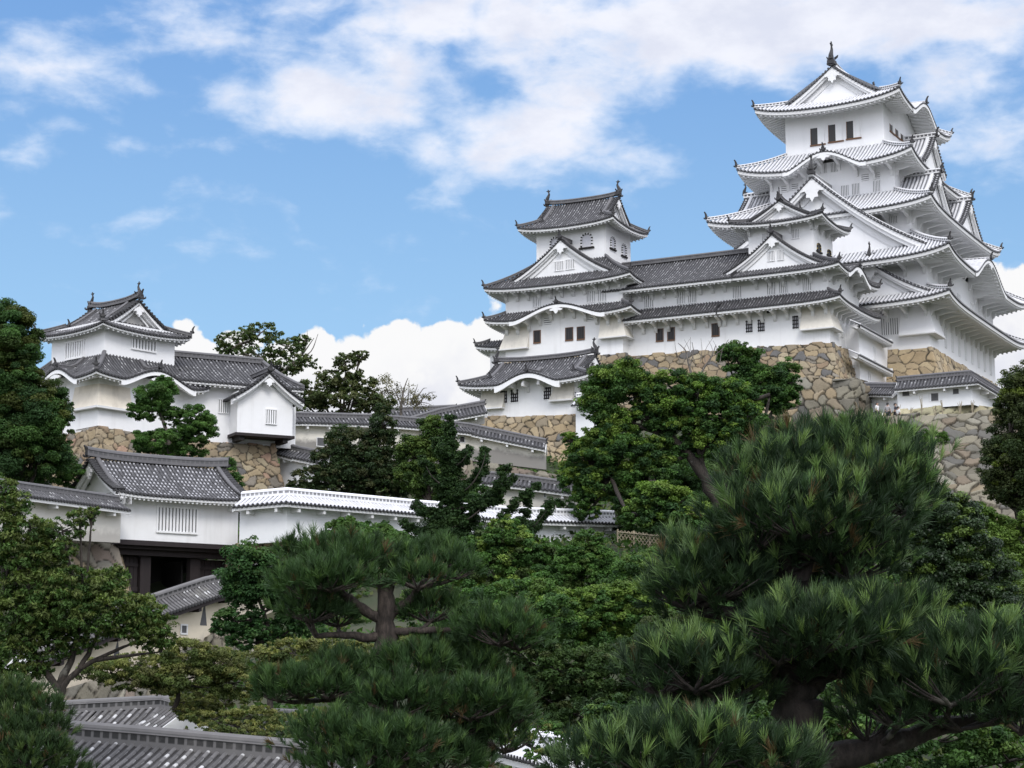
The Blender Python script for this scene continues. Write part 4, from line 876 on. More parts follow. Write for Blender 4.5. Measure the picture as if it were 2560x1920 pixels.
# ------------------------------------------------------------------ terrain
def smooth(x, a, b): t = np.clip((x-a)/(b-a), 0, 1); return t*t*(3-2*t)
def terr(X, Y):
    X = np.asarray(X, float); Y = np.asarray(Y, float)
    ys = [-400, -20, 10, 25, 40, 50, 60, 72, 86, 96, 104, 112, 122, 132, 146, 156, 168, 190, 240, 300, 420, 2500]
    zs = [2.2, 2.2, 1.6, .2, .6, 2.2, 4.6, 7.4, 10.0, 11.6, 13.0, 15.0, 18.2, 19.4, 20.5, 23.5, 27.5, 31, 31, 20, 4, 0]
    z = np.interp(Y, ys, zs)
    dy = np.clip((np.abs(X-5)-70)/120, 0, 1); z = z*(1-dy*dy*(3-2*dy))
    z = z-3.3*np.exp(-((X+16)/9.)**2-((Y-80)/9.)**2)
    z = z+1.5*smooth(Y, 88, 96)*smooth(-X, 10, 22)*(1-smooth(Y, 105, 130))
    z = z-4.2*smooth(X, 14, 28)*smooth(Y, 96, 112)*(1-smooth(Y, 136, 150))+1.6*smooth(Y,140,150)*(1-smooth(Y,172,182))
    z = z+.35*np.sin(X*.31+Y*.17)*np.cos(Y*.23-X*.11)
    return z
def build_ground():
    xs = np.concatenate([np.linspace(-3000, -140, 14), np.linspace(-120, 120, 121), np.linspace(140, 3000, 14)]); ys = np.concatenate([np.linspace(-1500, -20, 10), np.linspace(-10, 260, 136), np.linspace(280, 3000, 20)])
    A, B = np.meshgrid(xs, ys, indexing='ij'); mb = MB(); mb.grid(np.stack([A, B, terr(A, B)], -1)); mb.build('hillside', 'ground', smooth=True, kind='structure')
build_ground()
# ------------------------------------------------------------------ dry-stone walls
TAN = [(.32, .25, .155), (.35, .28, .185), (.29, .225, .145), (.27, .225, .16), (.22, .195, .16), (.15, .145, .14), (.37, .31, .21), (.33, .26, .165), (.28, .205, .135), (.30, .24, .16)]
WARM = [(.41, .315, .19), (.44, .35, .22), (.38, .29, .175), (.36, .28, .175), (.41, .335, .23), (.33, .265, .18)]
GREY = [(.19, .17, .125), (.165, .15, .115), (.215, .195, .145), (.145, .135, .11), (.115, .11, .098), (.225, .185, .125), (.18, .145, .105), (.24, .225, .18), (.20, .18, .135)]
MOSS = [(.22, .20, .16), (.27, .25, .20), (.16, .15, .125), (.30, .26, .21), (.20, .16, .13)]
def hsh(i, j, s): v = np.sin(i*127.1+j*311.7+s*74.7)*43758.5453; return v-np.floor(v)
def stone_wall(name, top, bot, label, cell=.9, res=.12, pal=TAN, depth=.16, seed=1, cap=2., curve=.0, corner=None, group=None, rag=.12, cat='stone wall'):
    top = np.array(top, float); bot = np.array(bot, float)
    seg = np.concatenate([[0], np.cumsum(np.linalg.norm(np.diff((top+bot)/2, axis=0), axis=1))]); L = seg[-1]; H = np.linalg.norm(top-bot, axis=1).mean()
    nu = int(L/res)+1; nv = int(H/res)+1; U = np.linspace(0, L, nu); V = np.linspace(0, H, nv)
    ip = lambda p: np.stack([np.interp(U, seg, p[:, k]) for k in range(3)], 1)
    Tp, Bp = ip(top), ip(bot); t = (V/H)[None, :, None]
    tc = t+curve*t*(1-t)            # concave fan curve: steeper near the top
    pos = Bp[:, None, :]*(1-t)+Tp[:, None, :]*t; pos[..., :2] = (Bp[:, None, :]*(1-tc)+Tp[:, None, :]*tc)[..., :2]
    du = np.gradient(pos, axis=0); dv = np.gradient(pos, axis=1); nrm = np.cross(du, dv); nrm /= np.linalg.norm(nrm, axis=-1)[..., None]+1e-9
    if (nrm[..., 1].mean() > 0): nrm = -nrm
    uu = np.broadcast_to(U[:, None], (nu, nv)); vv = np.broadcast_to(V[None], (nu, nv))
    wu = uu*.86+.16*cell*np.sin(vv*2.3/cell+seed)+.10*cell*np.sin(uu*3.1/cell+vv*1.7/cell); wv = vv*1.22+.14*cell*np.sin(uu*2.1/cell+seed*2)+.08*cell*np.sin(uu*4.7/cell-vv*3.3/cell)
    cu = np.floor(wu/cell); cv = np.floor(wv/cell); F1 = np.full((nu, nv), 9.); F2 = F1.copy(); ID = np.zeros((nu, nv))
    for di in (-2, -1, 0, 1, 2):
        for dj in (-2, -1, 0, 1, 2):
            i = cu+di; j = cv+dj; px = (i+.5+.98*(hsh(i, j, seed)-.5))*cell; py = (j+.5+.98*(hsh(i, j, seed+1)-.5))*cell
            wgt = .72+.56*hsh(i, j, seed+5); d = np.sqrt((wu-px)**2+(wv-py)**2)/cell/wgt
            n = d < F1; F2 = np.where(n, F1, np.minimum(F2, d)); ID = np.where(n, hsh(i, j, seed+2), ID); F1 = np.where(n, d, F1)
    e = np.clip((F2-F1)/.09, 0, 1); e = e*e*(3-2*e)
    off = depth*.8*(e-.6)+depth*.7*(np.modf(ID*7.13)[0]-.5)*e+depth*.5*e*((np.modf(ID*5.3)[0]-.5)*np.sin(wu/cell*2.2+ID*9)+(np.modf(ID*9.7)[0]-.5)*np.sin(wv/cell*2.2+ID*7)); P_ = pos+nrm*off[..., None]
    P_[:, -1, 2] += rag*(np.modf(ID[:, -1]*3.7)[0]-.5)*2
    pal = np.array(pal); col = pal[(ID*len(pal)).astype(int)%len(pal)]*(.85+.3*np.modf(ID*13.7)[0])[..., None]
    jt = np.clip((F2-F1-.03)/.09, 0, 1)[..., None]; col = col*jt+np.array([.035, .03, .022])*(1-jt)
    inn = -nrm[:, -1]; inn[:, 2] = 0; inn /= np.linalg.norm(inn, axis=1)[:, None]+1e-9
    c1 = P_[:, -1]+inn*cap-Z3*.05; P_ = np.concatenate([P_, c1[:, None]], 1); col = np.concatenate([col, np.broadcast_to(np.array([.12, .11, .07]), (nu, 1, 3))], 1)
    M_, S_ = P_.shape[:2]; ii, jj = np.meshgrid(np.arange(M_-1), np.arange(S_-1), indexing='ij'); q = (ii*S_+jj).ravel()
    F = np.stack([q, q+S_, q+S_+1, q+1], 1)
    return npmesh(name, P_.reshape(-1, 3), F, col.reshape(-1, 3), 'stone', None, label=label, cat=cat, group=group)
def base_wall(name, fr, pts, depthz, batter, label, **kw):
    """stone base under a building: local plan points with top heights; bottom pushed out by batter"""
    pts = np.array(pts, float); k = len(pts); nr = []
    for i in range(k):
        ds = []
        for a, b in ((i-1, i), (i, i+1)):
            if a >= 0 and b < k: d = pts[b, :2]-pts[a, :2]; d /= np.linalg.norm(d); ds.append(np.array([-d[1], d[0]]))
        v = sum(ds); v = v/(1+(ds[0]@ds[-1] if len(ds) > 1 else 1)) if len(ds) > 1 else v; nr.append(v)
    nr = np.array(nr); bot = pts.copy(); bot[:, :2] -= nr*batter; bot[:, 2] -= depthz
    return stone_wall(name, [fr.w(p) for p in pts], [fr.w(p) for p in bot], label, **kw)
# bases: walk the plan with the outside on the right-hand side
base_wall('stone_rampart', K, [(-.15, 22, 0), (-.15, -.15, 0), (26, -.15, .0)], 9, 3.0, 'warm tan stone base with a clean corner, under the tallest tower', cell=1.1, pal=WARM, depth=.10, seed=3, res=.10, curve=.2, cap=1.)
base_wall('stone_rampart', N, [(-1.65, 33.7, .75), (-1.65, 20.35, .55), (-.15, 20.35, .5), (-.15, -.15, .0), (9.4, -.15, .1)], 9.5, 3.0, 'tan stone base running under the long gallery and both small keeps', cell=.74, pal=TAN, seed=5, res=.075, curve=.2, cap=.9)
lw = lambda pts, D: [P(x, y, d if not isinstance(D, (int, float)) else D) for (x, y, *r), d in zip(pts, D if not isinstance(D, (int, float)) else [D]*len(pts))]
stone_wall('stone_wall', lw([(690, 379), (800, 377.5), (856, 378), (876, 392)], [160, 152, 148, 152]), lw([(690, 450), (800, 455), (848, 456), (872, 456)], [158, 150, 146, 150]), 'grey and tan boulder wall with a big squared corner, in front of the keep base', cell=.98, pal=GREY+TAN[:2], seed=9, depth=.28, res=.09)
stone_wall('stone_wall', lw([(872, 418), (898, 414.5), (960, 414), (998, 411), (1060, 409), (1180, 406)], [139, 139.5, 140, 140.5, 141, 143]), lw([(866, 520), (892, 530), (960, 532), (1004, 532), (1066, 530), (1186, 528)], [132, 132.5, 133, 133.5, 134, 136]), 'tall grey boulder retaining wall on the right, below the roofed wall', cell=.92, pal=GREY, seed=12, depth=.30, res=.085, curve=.15)
stone_wall('stone_ledge', lw([(893, 410.5), (930, 406.5), (968, 402.5), (1004, 408)], 146.5), lw([(893, 420), (930, 420), (968, 419), (1004, 420)], 145.8), 'low mossy row of stones at the foot of the right roofed wall', cell=.9, pal=[(.34, .31, .19), (.30, .28, .18), (.38, .34, .22)], seed=15, res=.14, cap=1.)
base_wall('stone_rampart', T, [(-.1, 8.8, .45), (-.1, -.1, .05), (6, -.1, .0)], 6.0, 1.6, 'tan stone base under the small turret with one cusped gable', cell=.7, pal=TAN[:4]+WARM+[(.15, .15, .15)], seed=21, res=.075, curve=.1)
base_wall('stone_rampart', T2, [(-.12, 6.2, -.35), (-.12, -.12, .02), (6.0, -.12, .0), *[tuple(T2.loc(X6.w(q))) for q in ((3.0, -.12, .03), (4.95, -.12, -.02), (4.95, 4, -.02))]], 3.9, .75, 'brown stone base under the two-storey left turret', cell=.48, pal=TAN+[(.36, .24, .17)], seed=25, res=.055, depth=.10, curve=.1)
stone_wall('stone_rampart', lw([(66, 540), (117, 543), (124, 560)], [82, 84.4, 86.5]), lw([(66, 610), (136, 618), (139, 618)], [81.3, 83.6, 86.5]), 'stone base left of the gateway, tan top course over dark mossy stones', cell=.72, pal=TAN[:3]+MOSS*2, seed=31, res=.075, depth=.10)
stone_wall('stone_rampart', lw([(226, 549), (238, 544), (258, 541), (290, 534), (330, 548), (470, 552), (560, 556), (652, 557)], [88.5, 86.0, 85.6, 86, 89, 94, 98, 101]), lw([(222, 610), (222, 612), (240, 614), (290, 612), (330, 605), (470, 600), (560, 600), (652, 598)], [87.5, 85.0, 84.6, 85, 88, 93, 97, 100]), 'stone base under the white-tiled wall, reddish boulders beside the gateway', cell=.75, pal=TAN[:4]+[(.34, .24, .17)]*2, seed=33, res=.085, depth=.12, cap=1.2)
stone_wall('stone_rampart', lw([(560, 474), (470, 462), (420, 470), (330, 480), (290, 478)][::-1], [124, 124, 121, 118.5, 118][::-1]), lw([(568, 500), (470, 492), (420, 492), (330, 492), (290, 492)][::-1], [123, 123, 120, 117.6, 117][::-1]), 'mossy grey rubble under the stained roofed wall in the middle', cell=.6, pal=MOSS+GREY[:2], seed=37, res=.085, depth=.12, cap=.3)
stone_wall('stone_rampart', lw([(20, 702), (120, 672), (180, 651), (222, 629), (262, 612)], [53, 55.5, 58, 60, 61.5]), lw([(20, 760), (120, 730), (180, 690), (222, 668), (262, 650)], [52.6, 55.1, 57.6, 59.6, 61]), 'dark rubble course under the sloping cream wall', cell=.5, pal=MOSS+GREY[:2], seed=39, res=.06, depth=.10, cap=.4)
stone_wall('stone_wall', lw([(640, 556), (668, 549), (720, 560), (760, 600)], [100, 100.5, 100, 98]), lw([(640, 600), (668, 600), (720, 615), (760, 640)], [99, 99.5, 99, 97]), 'low wall of pale rubble under the bamboo fence', cell=.7, pal=GREY+TAN[:2], seed=43, res=.085, depth=.14)
# ------------------------------------------------------------------ roofed walls
def dobei(name, ridge, foot, label, tile='tile_grey', ridgem='ridge_grey', wallm='wall_clean', hw=.62, rise=.42, th=.17, pitch=.2, sc=.6, holes=(), end_board=None, rh=1., group=None, band=.14, cat='roofed wall', trim='plaster_trim'):
    """plastered wall under its own little tiled roof. ridge: world points of the ridge top; foot: z of the wall foot at the same points"""
    ridge = np.array(ridge, float); rt = empty(name, [ridge[0][0], ridge[0][1], foot[0]], 0., label, cat, group); o0 = np.array([ridge[0][0], ridge[0][1], foot[0]])
    R = ridge-o0; st = Style(tile, ridgem, 'tile_end', pitch, pitch*.30, 0., 1., sc, sc)
    rf = MB(); wl = MB(); tr = []
    SN = []
    for i in range(len(R)-1):
        d = R[i+1]-R[i]; d = np.array([d[0], d[1], 0])/np.linalg.norm(d[:2]); n = np.array([d[1], -d[0], 0]); SN.append(n if n[1] < 0 else -n)
    MI = [SN[0]]+[(SN[i-1]+SN[i])/(1+SN[i-1]@SN[i]) for i in range(1, len(R)-1)]+[SN[-1]]
    for i in range(len(R)-1):
        A, B = R[i], R[i+1]; d = B-A; Lh = np.linalg.norm(d[:2]); e = d/Lh; ex = np.array([d[0], d[1], 0])/Lh; n = np.array([ex[1], -ex[0], 0])
        if n[1] > 0: n = -n           # n points to the viewer's side
        L = Lh; zt = -.38*sc*rh
        for s in (1, -1):
            O = A+n*s*hw+Z3*(zt-rise); e0 = abs(float((MI[i]-n)@ex))*hw if i > 0 else 0.; e1 = abs(float((MI[i+1]-n)@ex))*hw if i < len(R)-2 else 0.
            if float((MI[i]-n)@ex)*s > 0: e0 = 0.
            if float((MI[i+1]-n)@ex)*s < 0: e1 = 0.
            panel(rf, O, e, -n*s, L+e1, lambda a, r: rise*(.8*r/hw+.2*(r/hw)**2), lambda a, e0=e0, e1=e1, L=L: np.where(a < 0, hw*(1+a/max(e0, 1e-6)), np.where(a > L, hw*(1-(a-L)/max(e1, 1e-6)), hw)), pitch, pitch*.30, 3, a0=-e0)
            tr.append((O-e*e0, e, -n*s, L+e0+e1))
        f0, f1 = foot[i]-o0[2], foot[i+1]-o0[2]; z0, z1 = A[2]+zt-rise*.35, B[2]+zt-rise*.35
        for s in (1, -1):
            q = [A+MI[i]*s*th, B+MI[i+1]*s*th]; pts = [(q[0][0], q[0][1], f0), (q[1][0], q[1][1], f1), (q[1][0], q[1][1], z1), (q[0][0], q[0][1], z0)]
            wl.add(pts, [(0, 1, 2, 3)], 0, [(0, 0), (L, 0), (L, z1-f1), (0, z0-f0)])
        for (q, f, z) in ((A, f0, z0), (B, f1, z1)):
            if (q is A and i == 0) or (q is B and i == len(R)-2):
                a, b = q+n*th, q-n*th; wl.add([(a[0], a[1], f), (b[0], b[1], f), (b[0], b[1], z), (a[0], a[1], z)], [(0, 1, 2, 3)], 0, [(0, 0), (0, 0), (0, z-f), (0, z-f)])
    wall = wl.build('wall', wallm, rt); roof = rf.build('roof', [tile, 'tile_end'], rt)
    tb = MB()
    for (O, e, n, L) in tr:      # eave board, soffit and bracket blocks
        A = np.array([0, L]); rows = [O+A[:, None]*e+r*n+dz*Z3 for r, dz in ((.08*sc, -.06*sc), (.08*sc, -.06*sc-band), (.2*sc, -.06*sc-band), (hw-th+.01, -.02))]
        tb.grid(np.stack(rows, 1)); k = max(1, int(L/1.5))
        for i in range(k):
            a = (i+.5)*L/k; q = lambda aa, r, z: O+e*aa+n*r+Z3*z
            tb.hexa([q(a-.07, .16*sc, -.30*sc-band), q(a+.07, .16*sc, -.30*sc-band), q(a+.07, hw-th, -.30*sc-band), q(a-.07, hw-th, -.30*sc-band), q(a-.07, .16*sc, -.1*sc), q(a+.07, .16*sc, -.1*sc), q(a+.07, hw-th, -.03), q(a-.07, hw-th, -.03)])
    tb.build('eave', trim, roof)
    r_ = MB(); pts = [];
    for i in range(len(R)-1):
        for t in np.linspace(0, 1, 5)[(0 if i == 0 else 1):]: pts.append(R[i]*(1-t)+R[i+1]*t-Z3*(.46*sc*rh*1.02))
    r_.sweep(np.array(pts), ridge_sec(.42*sc, .46*sc*rh)); r_.build('ridge_tiles', ridgem, roof)
    for (i, j) in ((0, 1), (-1, -2)):
        d = R[i]-R[j]; d[2] = 0; d /= np.linalg.norm(d); ornament(roof, R[i]+d*.03-Z3*.40*sc*rh, d, .62*sc)
        g = MB(); p = R[i]+d*.03-Z3*(.20*sc); n = np.array([d[1], -d[0], 0])
        g.fanprism([p-Z3*.2*sc, p+n*hw*.92-Z3*(.2*sc+rise), p+n*hw*.92-Z3*(.3*sc+rise+band), p-Z3*(.2*sc+rise*.55), p-n*hw*.92-Z3*(.3*sc+rise+band), p-n*hw*.92-Z3*(.2*sc+rise)], -d*.06); g.build('gable_board', 'plaster_white', roof)
    for (i, px, py, w, h, kind) in holes:      # loopholes, picked on the front plane of segment i
        A, B = ridge[i], ridge[i+1]; d = (B-A); ex = np.array([d[0], d[1], 0]); ex /= np.linalg.norm(ex); n = np.array([ex[1], -ex[0], 0])
        if n[1] > 0: n = -n
        rr = ray(px, py); c = np.array([0, 0, CAMZ]); t = ((A+n*th-c)@n)/(rr@n); p = c+rr*t-o0; m = MB()
        if kind == 'tri': poly = [p-ex*w/2+n*.004, p+ex*w/2+n*.004, p+ex*w*.1+Z3*h+n*.004]
        else: poly = [p-ex*w/2+n*.004, p+ex*w/2+n*.004, p+ex*w/2+Z3*h+n*.004, p-ex*w/2+Z3*h+n*.004]
        m.fanprism(poly, -n*.03); lo = m.build('loophole', 'recess_dark' if kind == 'dark' else 'recess_grey', wall)
        if kind != 'tri':
            f = MB(); q = p+n*.004
            for (u0, u1, v0, v1) in ((-w/2-.05, -w/2, -.05, h+.05), (w/2, w/2+.05, -.05, h+.05), (-w/2, w/2, h, h+.05), (-w/2, w/2, -.05, 0)): f.fanprism([q+ex*u0+Z3*v0, q+ex*u1+Z3*v0, q+ex*u1+Z3*v1, q+ex*u0+Z3*v1], n*.03)
            f.build('frame', 'plaster_trim', lo)
    return rt
def zat(px, py, D): return P(px, py, D)[2]
# white-tiled wall right of the gate
pts = [(243, 491.5, 85.3), (287, 487.5, 84.2), (419, 500, 91), (520, 507, 96.5), (613, 510.5, 101)]
dobei('roofed_wall', [P(*p) for p in pts], [zat(245, 545, 85.3), zat(287, 542, 84.2), zat(419, 546, 91), zat(520, 550, 96.5), zat(613, 552, 101)], 'long white wall with white-jointed roof tiles, running right from the gatehouse', 'tile_white', 'ridge_white', 'wall_clean', .80, .48, .2, .25, .75, holes=[(2, 690, 1, .2, .2, 'x')][:0])
# left of the gate
pts = [(-30, 473, 74), (0, 478.5, 76.5), (60, 487, 80), (118, 495.5, 83.3)]
dobei('roofed_wall', [P(*p) for p in pts], [zat(-30, 540, 74), zat(0, 540, 76.5), zat(60, 540, 80), zat(118, 543, 83.3)], 'cream roofed wall with dark roof tiles meeting the left side of the gatehouse', 'tile_grey', 'ridge_grey', 'wall_grey', .75, .46, .2, .19, .6)
# long stained wall in the middle
pts = [(280, 410.5, 117), (293, 411.5, 118), (380, 414, 121), (433, 418.5, 123), (470, 423, 124.5), (546, 438.5, 124)]
dobei('roofed_wall', [P(*p) for p in pts], [zat(280, 452, 117), zat(293, 454, 118), zat(380, 460, 121), zat(433, 464, 123), zat(470, 461, 124.5), zat(546, 470, 124)], 'cream roofed wall with dark stains, behind the trees between left turret and keep', 'tile_grey', 'ridge_grey', 'wall_stained', .75, .5, .2, .24, .75, holes=[(1, 321, 446, .55, .5, 'x'), (4, 529, 449.5, .1, .35, 'x'), (3, 462, 442, .35, .35, 'dark')])
pts = [(478, 470, 106), (520, 474, 105.5), (578, 482, 105)]
dobei('roofed_wall', [P(*p) for p in pts], [zat(478, 512, 106), zat(520, 514, 105.5), zat(578, 516, 105)], 'short cream roofed wall beside the big camphor tree', 'tile_grey', 'ridge_grey', 'wall_grey', .7, .48, .2, .23, .7, holes=[(1, 524.5, 499, .35, .4, 'dark'), (1, 545, 497, .07, .3, 'x')])
pts = [(283, 441.5, 106), (300, 446, 105), (330, 452, 104)]
dobei('roofed_wall', [P(*p) for p in pts], [zat(283, 490, 106), zat(300, 490, 105), zat(330, 490, 104)], 'short bright white roofed wall against the left turret base', 'tile_grey', 'ridge_grey', 'wall_clean', .7, .46, .2, .22, .7)
pts = [(405, 418, 136), (440, 408, 137), (484, 400, 138)]
dobei('roofed_wall', [P(*p) for p in pts], [zat(405, 440, 136), zat(440, 432, 137), zat(484, 424, 138)], 'roofed wall climbing to the small turret with one cusped gable', 'tile_grey', 'ridge_grey', 'wall_grey', .95, .75, .2, .26, .8)
pts = [(380, 408, 150), (455, 404.5, 152)]
dobei('roofed_wall', [P(*p) for p in pts], [zat(380, 425, 150), zat(455, 420, 152)], 'distant roofed wall, its roof just showing over the wall that climbs to the turret', 'tile_grey', 'ridge_grey', 'wall_grey', 1.6, 1.0, .2, .28, .8)
# right, below the tallest tower
pts = [(862, 382, 152), (899, 382.5, 148.5)]
dobei('roofed_wall', [P(*p) for p in pts], [zat(862, 412, 152), zat(899, 413, 148.5)], 'short lower length of white roofed wall behind the visitors', 'tile_grey', 'ridge_grey', 'wall_clean', .85, .72, .2, .27, .9)
pts = [(897.5, 376.5, 148.2), (935, 373, 146.8), (969.5, 369.8, 145.5), (1012, 396, 153)]
dobei('roofed_wall', [P(*p) for p in pts], [zat(897.5, 412, 148.2), zat(935, 408, 146.8), zat(969.5, 405, 145.5), zat(1012, 418, 153)], 'white roofed wall with square loopholes, turning a corner under the tallest tower', 'tile_grey', 'ridge_grey', 'wall_clean', .95, .85, .2, .27, .9, holes=[(0, 906, 396, .55, .5, 'x'), (1, 934, 401, .7, .6, 'x'), (1, 956, 394, .45, .4, 'x')])
# turret side wall with the small white roof
pts = [(577, 393, 149.0), (590, 391.5, 148.3), (608, 390.5, 147.5)]
dobei('roofed_wall', [P(*p) for p in pts], [zat(577, 440, 149), zat(590, 440, 148.3), zat(608, 440, 147.5)], 'white wall with a short white-jointed roof, right side of the small turret', 'tile_white', 'ridge_white', 'wall_clean', .9, .8, .2, .3, .8, holes=[(1, 593, 432, .35, .35, 'x')])
# sloping cream wall below the gateway
pts = [(20, 645, 53), (134, 599.5, 56.5), (203.5, 577, 59.5), (228, 571.5, 60.7), (270, 560, 62.5)]
dobei('roofed_wall', [P(*p) for p in pts], [zat(20, 708, 53), zat(134, 668, 56.5), zat(203.5, 640, 59.5), zat(228, 628, 60.7), zat(270, 612, 62.5)], 'sloping ochre-cream wall with triangular loopholes and a grey tile roof, below the gateway', 'tile_old', 'ridge_old', 'wall_ochre', .62, .42, .16, .15, .5, trim='timber', holes=[(1, 203.3, 625.5, .36, .75, 'tri'), (1, 183.5, 633, .25, .22, 'x'), (0, 116, 664, .36, .7, 'tri')])
# roofs close to the viewer, bottom left
pts = [(60, 720, 42), (150, 727, 41), (293, 739.5, 39.5), (360, 747, 39)]
dobei('roofed_wall', [P(*p) for p in pts], [0.6]*4, 'near grey tiled wall roof with a row of square ridge holes, bottom left', 'tile_old', 'ridge_old', 'wall_ochre', 1.25, .62, .2, .215, .72, rh=1.25)
pts = [(40, 702, 50), (100, 698.5, 49), (165, 695, 48), (186, 700, 47)]
dobei('roofed_wall', [P(*p) for p in pts], [1.4]*4, 'grey tiled wall roof just behind the nearest roof, bottom left', 'tile_old', 'ridge_old', 'wall_ochre', 1.2, .75, .2, .22, .62, rh=1.1)
pts = [(262, 708, 52), (310, 710, 51)]
dobei('roofed_wall', [P(*p) for p in pts], [2.2]*2, 'scrap of grey tiled roof showing over the yellowish shrubs', 'tile_old', 'ridge_old', 'wall_ochre', .8, .5, .2, .2, .6)
pts = [(520, 726, 38), (556, 733, 36), (580, 742, 35)]
dobei('roofed_wall', [P(*p) for p in pts], [.8]*3, 'small roof with thick white-plastered tile ends, bottom centre', 'tile_white', 'ridge_white', 'wall_clean', .55, .3, .16, .18, .55)
# ------------------------------------------------------------------ vegetation
def rdir(n, up=0.):
    v = RNG.normal(size=(n, 3)); v[:, 2] += up; return v/np.linalg.norm(v, axis=1)[:, None]
def leaves(cent, nrm, size, col, asp=.55, droop=0.):
    """diamond leaves, folded along the midrib"""
    n = len(cent); nrm = nrm/np.linalg.norm(nrm, axis=1)[:, None]
    t = np.cross(nrm, rdir(n)); t[:, 2] -= droop; t -= nrm*(t*nrm).sum(1)[:, None]*.8; t /= np.linalg.norm(t, axis=1)[:, None]+1e-9; b = np.cross(nrm, t)
    s = size[:, None] if isinstance(size, np.ndarray) else size
    V = np.stack([cent-t*s*.5, cent+b*s*asp*.5-nrm*s*.06, cent+t*s*.5, cent-b*s*asp*.5-nrm*s*.06], 1).reshape(-1, 3)
    return V, np.arange(4*n).reshape(n, 4), np.repeat(col, 4, 0)
def tube_mesh(parent, name, polys, m, seg=7):
    mb = MB()
    for pts, rad in polys:
        pts = np.array(pts, float); k = len(pts)
        if k < 2: continue
        tt = np.linspace(0, 1, max(3, (k-1)*4+1)); xs = np.linspace(0, 1, k)
        if k > 2:    # smooth the polyline
            q = np.stack([np.interp(tt, xs, pts[:, j]) for j in range(3)], 1); q[1:-1] = (q[:-2]+2*q[1:-1]+q[2:])/4; q[1:-1] = (q[:-2]+2*q[1:-1]+q[2:])/4
        else: q = np.stack([np.interp(tt, xs, pts[:, j]) for j in range(3)], 1)
        r = np.interp(tt, np.linspace(0, 1, len(rad)), rad); r = r*(1+.10*np.sin(np.arange(len(tt))*2.1+k))
        q[1:-1] += RNG.normal(size=(len(tt)-2, 3))*r[1:-1, None]*.12
        mb.tube(q, r, seg)
    return mb.build(name, m, parent, smooth=True)
G_DARK = [(0.045, 0.087, 0.027), (0.063, 0.112, 0.033), (0.036, 0.069, 0.027)]
G_MID = [(0.065, 0.124, 0.032), (0.088, 0.155, 0.041), (0.047, 0.092, 0.027)]
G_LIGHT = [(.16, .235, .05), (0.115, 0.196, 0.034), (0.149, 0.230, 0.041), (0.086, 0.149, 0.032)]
G_OLIVE = [(.085, .105, .034), (.105, .125, .042), (.065, .082, .028), (.115, .11, .045)]
G_YEL = [(.21, .215, .07), (.17, .185, .055), (.125, .145, .045)]
G_PINE = [(.038, .078, .027), (.050, .098, .032), (.030, .060, .023)]
G_PINEL = [(.045, .095, .032), (.06, .12, .035), (.032, .072, .028)]
def crown(blobs, leaf, pal, cov=7., clump=.30, fresh=None, pf=.12, upb=.35, shell=.5, asp=.55, droop=.0, sparse=1.):
    """leaf cloud: blobs (centre, rx, ry(depth), rz); each blob carries leafy clumps near its surface. returns arrays"""
    leaf = leaf*.68; VV = []; FF = []; CC = []; base = 0; pal = np.array(pal)*np.array([1.0, 1.12, 1.0]); fr_ = np.array(fresh) if fresh is not None else None
    for bl in blobs:
        c, rx, ry, rz = bl[:4]; c = np.array(c); ov = bl[4] if len(bl) > 4 else None
        area = pi*rx*rz*2.2; nl = int(1.5*cov*area/(leaf*leaf*asp*.6)); nc = max(12, int(17*sparse*(rx*rz)**.5/(clump*min(rx, rz)+leaf*1.0)*1.6)); rx, ry, rz = rx*1.06, ry*1.06, rz*1.08
        d = rdir(nc, upb); rad = shell+(1-shell)*RNG.random(nc)**.6; rad = rad+.22*(RNG.random(nc) < .16)
        cc = c+d*np.array([rx, ry, rz])*rad[:, None]
        cr = clump*min(rx, rz)*(.45+1.05*RNG.random(nc)**1.3); wt = cr**2; k = RNG.choice(nc, nl, p=wt/wt.sum())
        ld = rdir(nl, .35); lr = RNG.random(nl)**.5
        pos = cc[k]+ld*np.array([1.25, 1.25, .75])*(cr[k]*lr)[:, None]
        nr = ld*.7+rdir(nl)*.75+np.array([0, 0, .55])
        cl = pal[RNG.integers(0, len(pal), nc)]*(.8+.4*RNG.random(nc))[:, None]
        if fr_ is not None:
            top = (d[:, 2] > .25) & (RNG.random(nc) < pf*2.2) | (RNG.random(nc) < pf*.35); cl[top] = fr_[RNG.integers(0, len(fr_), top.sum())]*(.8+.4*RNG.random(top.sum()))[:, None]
        if ov is not None: cl = np.array(ov)[RNG.integers(0, len(ov), nc)]*(.8+.4*RNG.random(nc))[:, None]
        lc = cl[k]*(.62+.76*RNG.random(nl))[:, None]
        v, f, q = leaves(pos, nr, leaf*(.65+.7*RNG.random(nl)), lc, asp, droop); VV.append(v); FF.append(f+base); CC.append(q); base += len(v)
    return np.concatenate(VV), np.concatenate(FF), np.concatenate(CC)
def pb(px, py, D, rx, rz, k=1., pal=None):   # blob from picture landmarks: radii in pixels at that distance
    c = P(px, py, D); r = (c, rx*D/FPX, max(rx, rz)*.85*k*D/FPX, rz*D/FPX); return r+(pal,) if pal else r
def gz(p): return float(terr(p[0], p[1]))
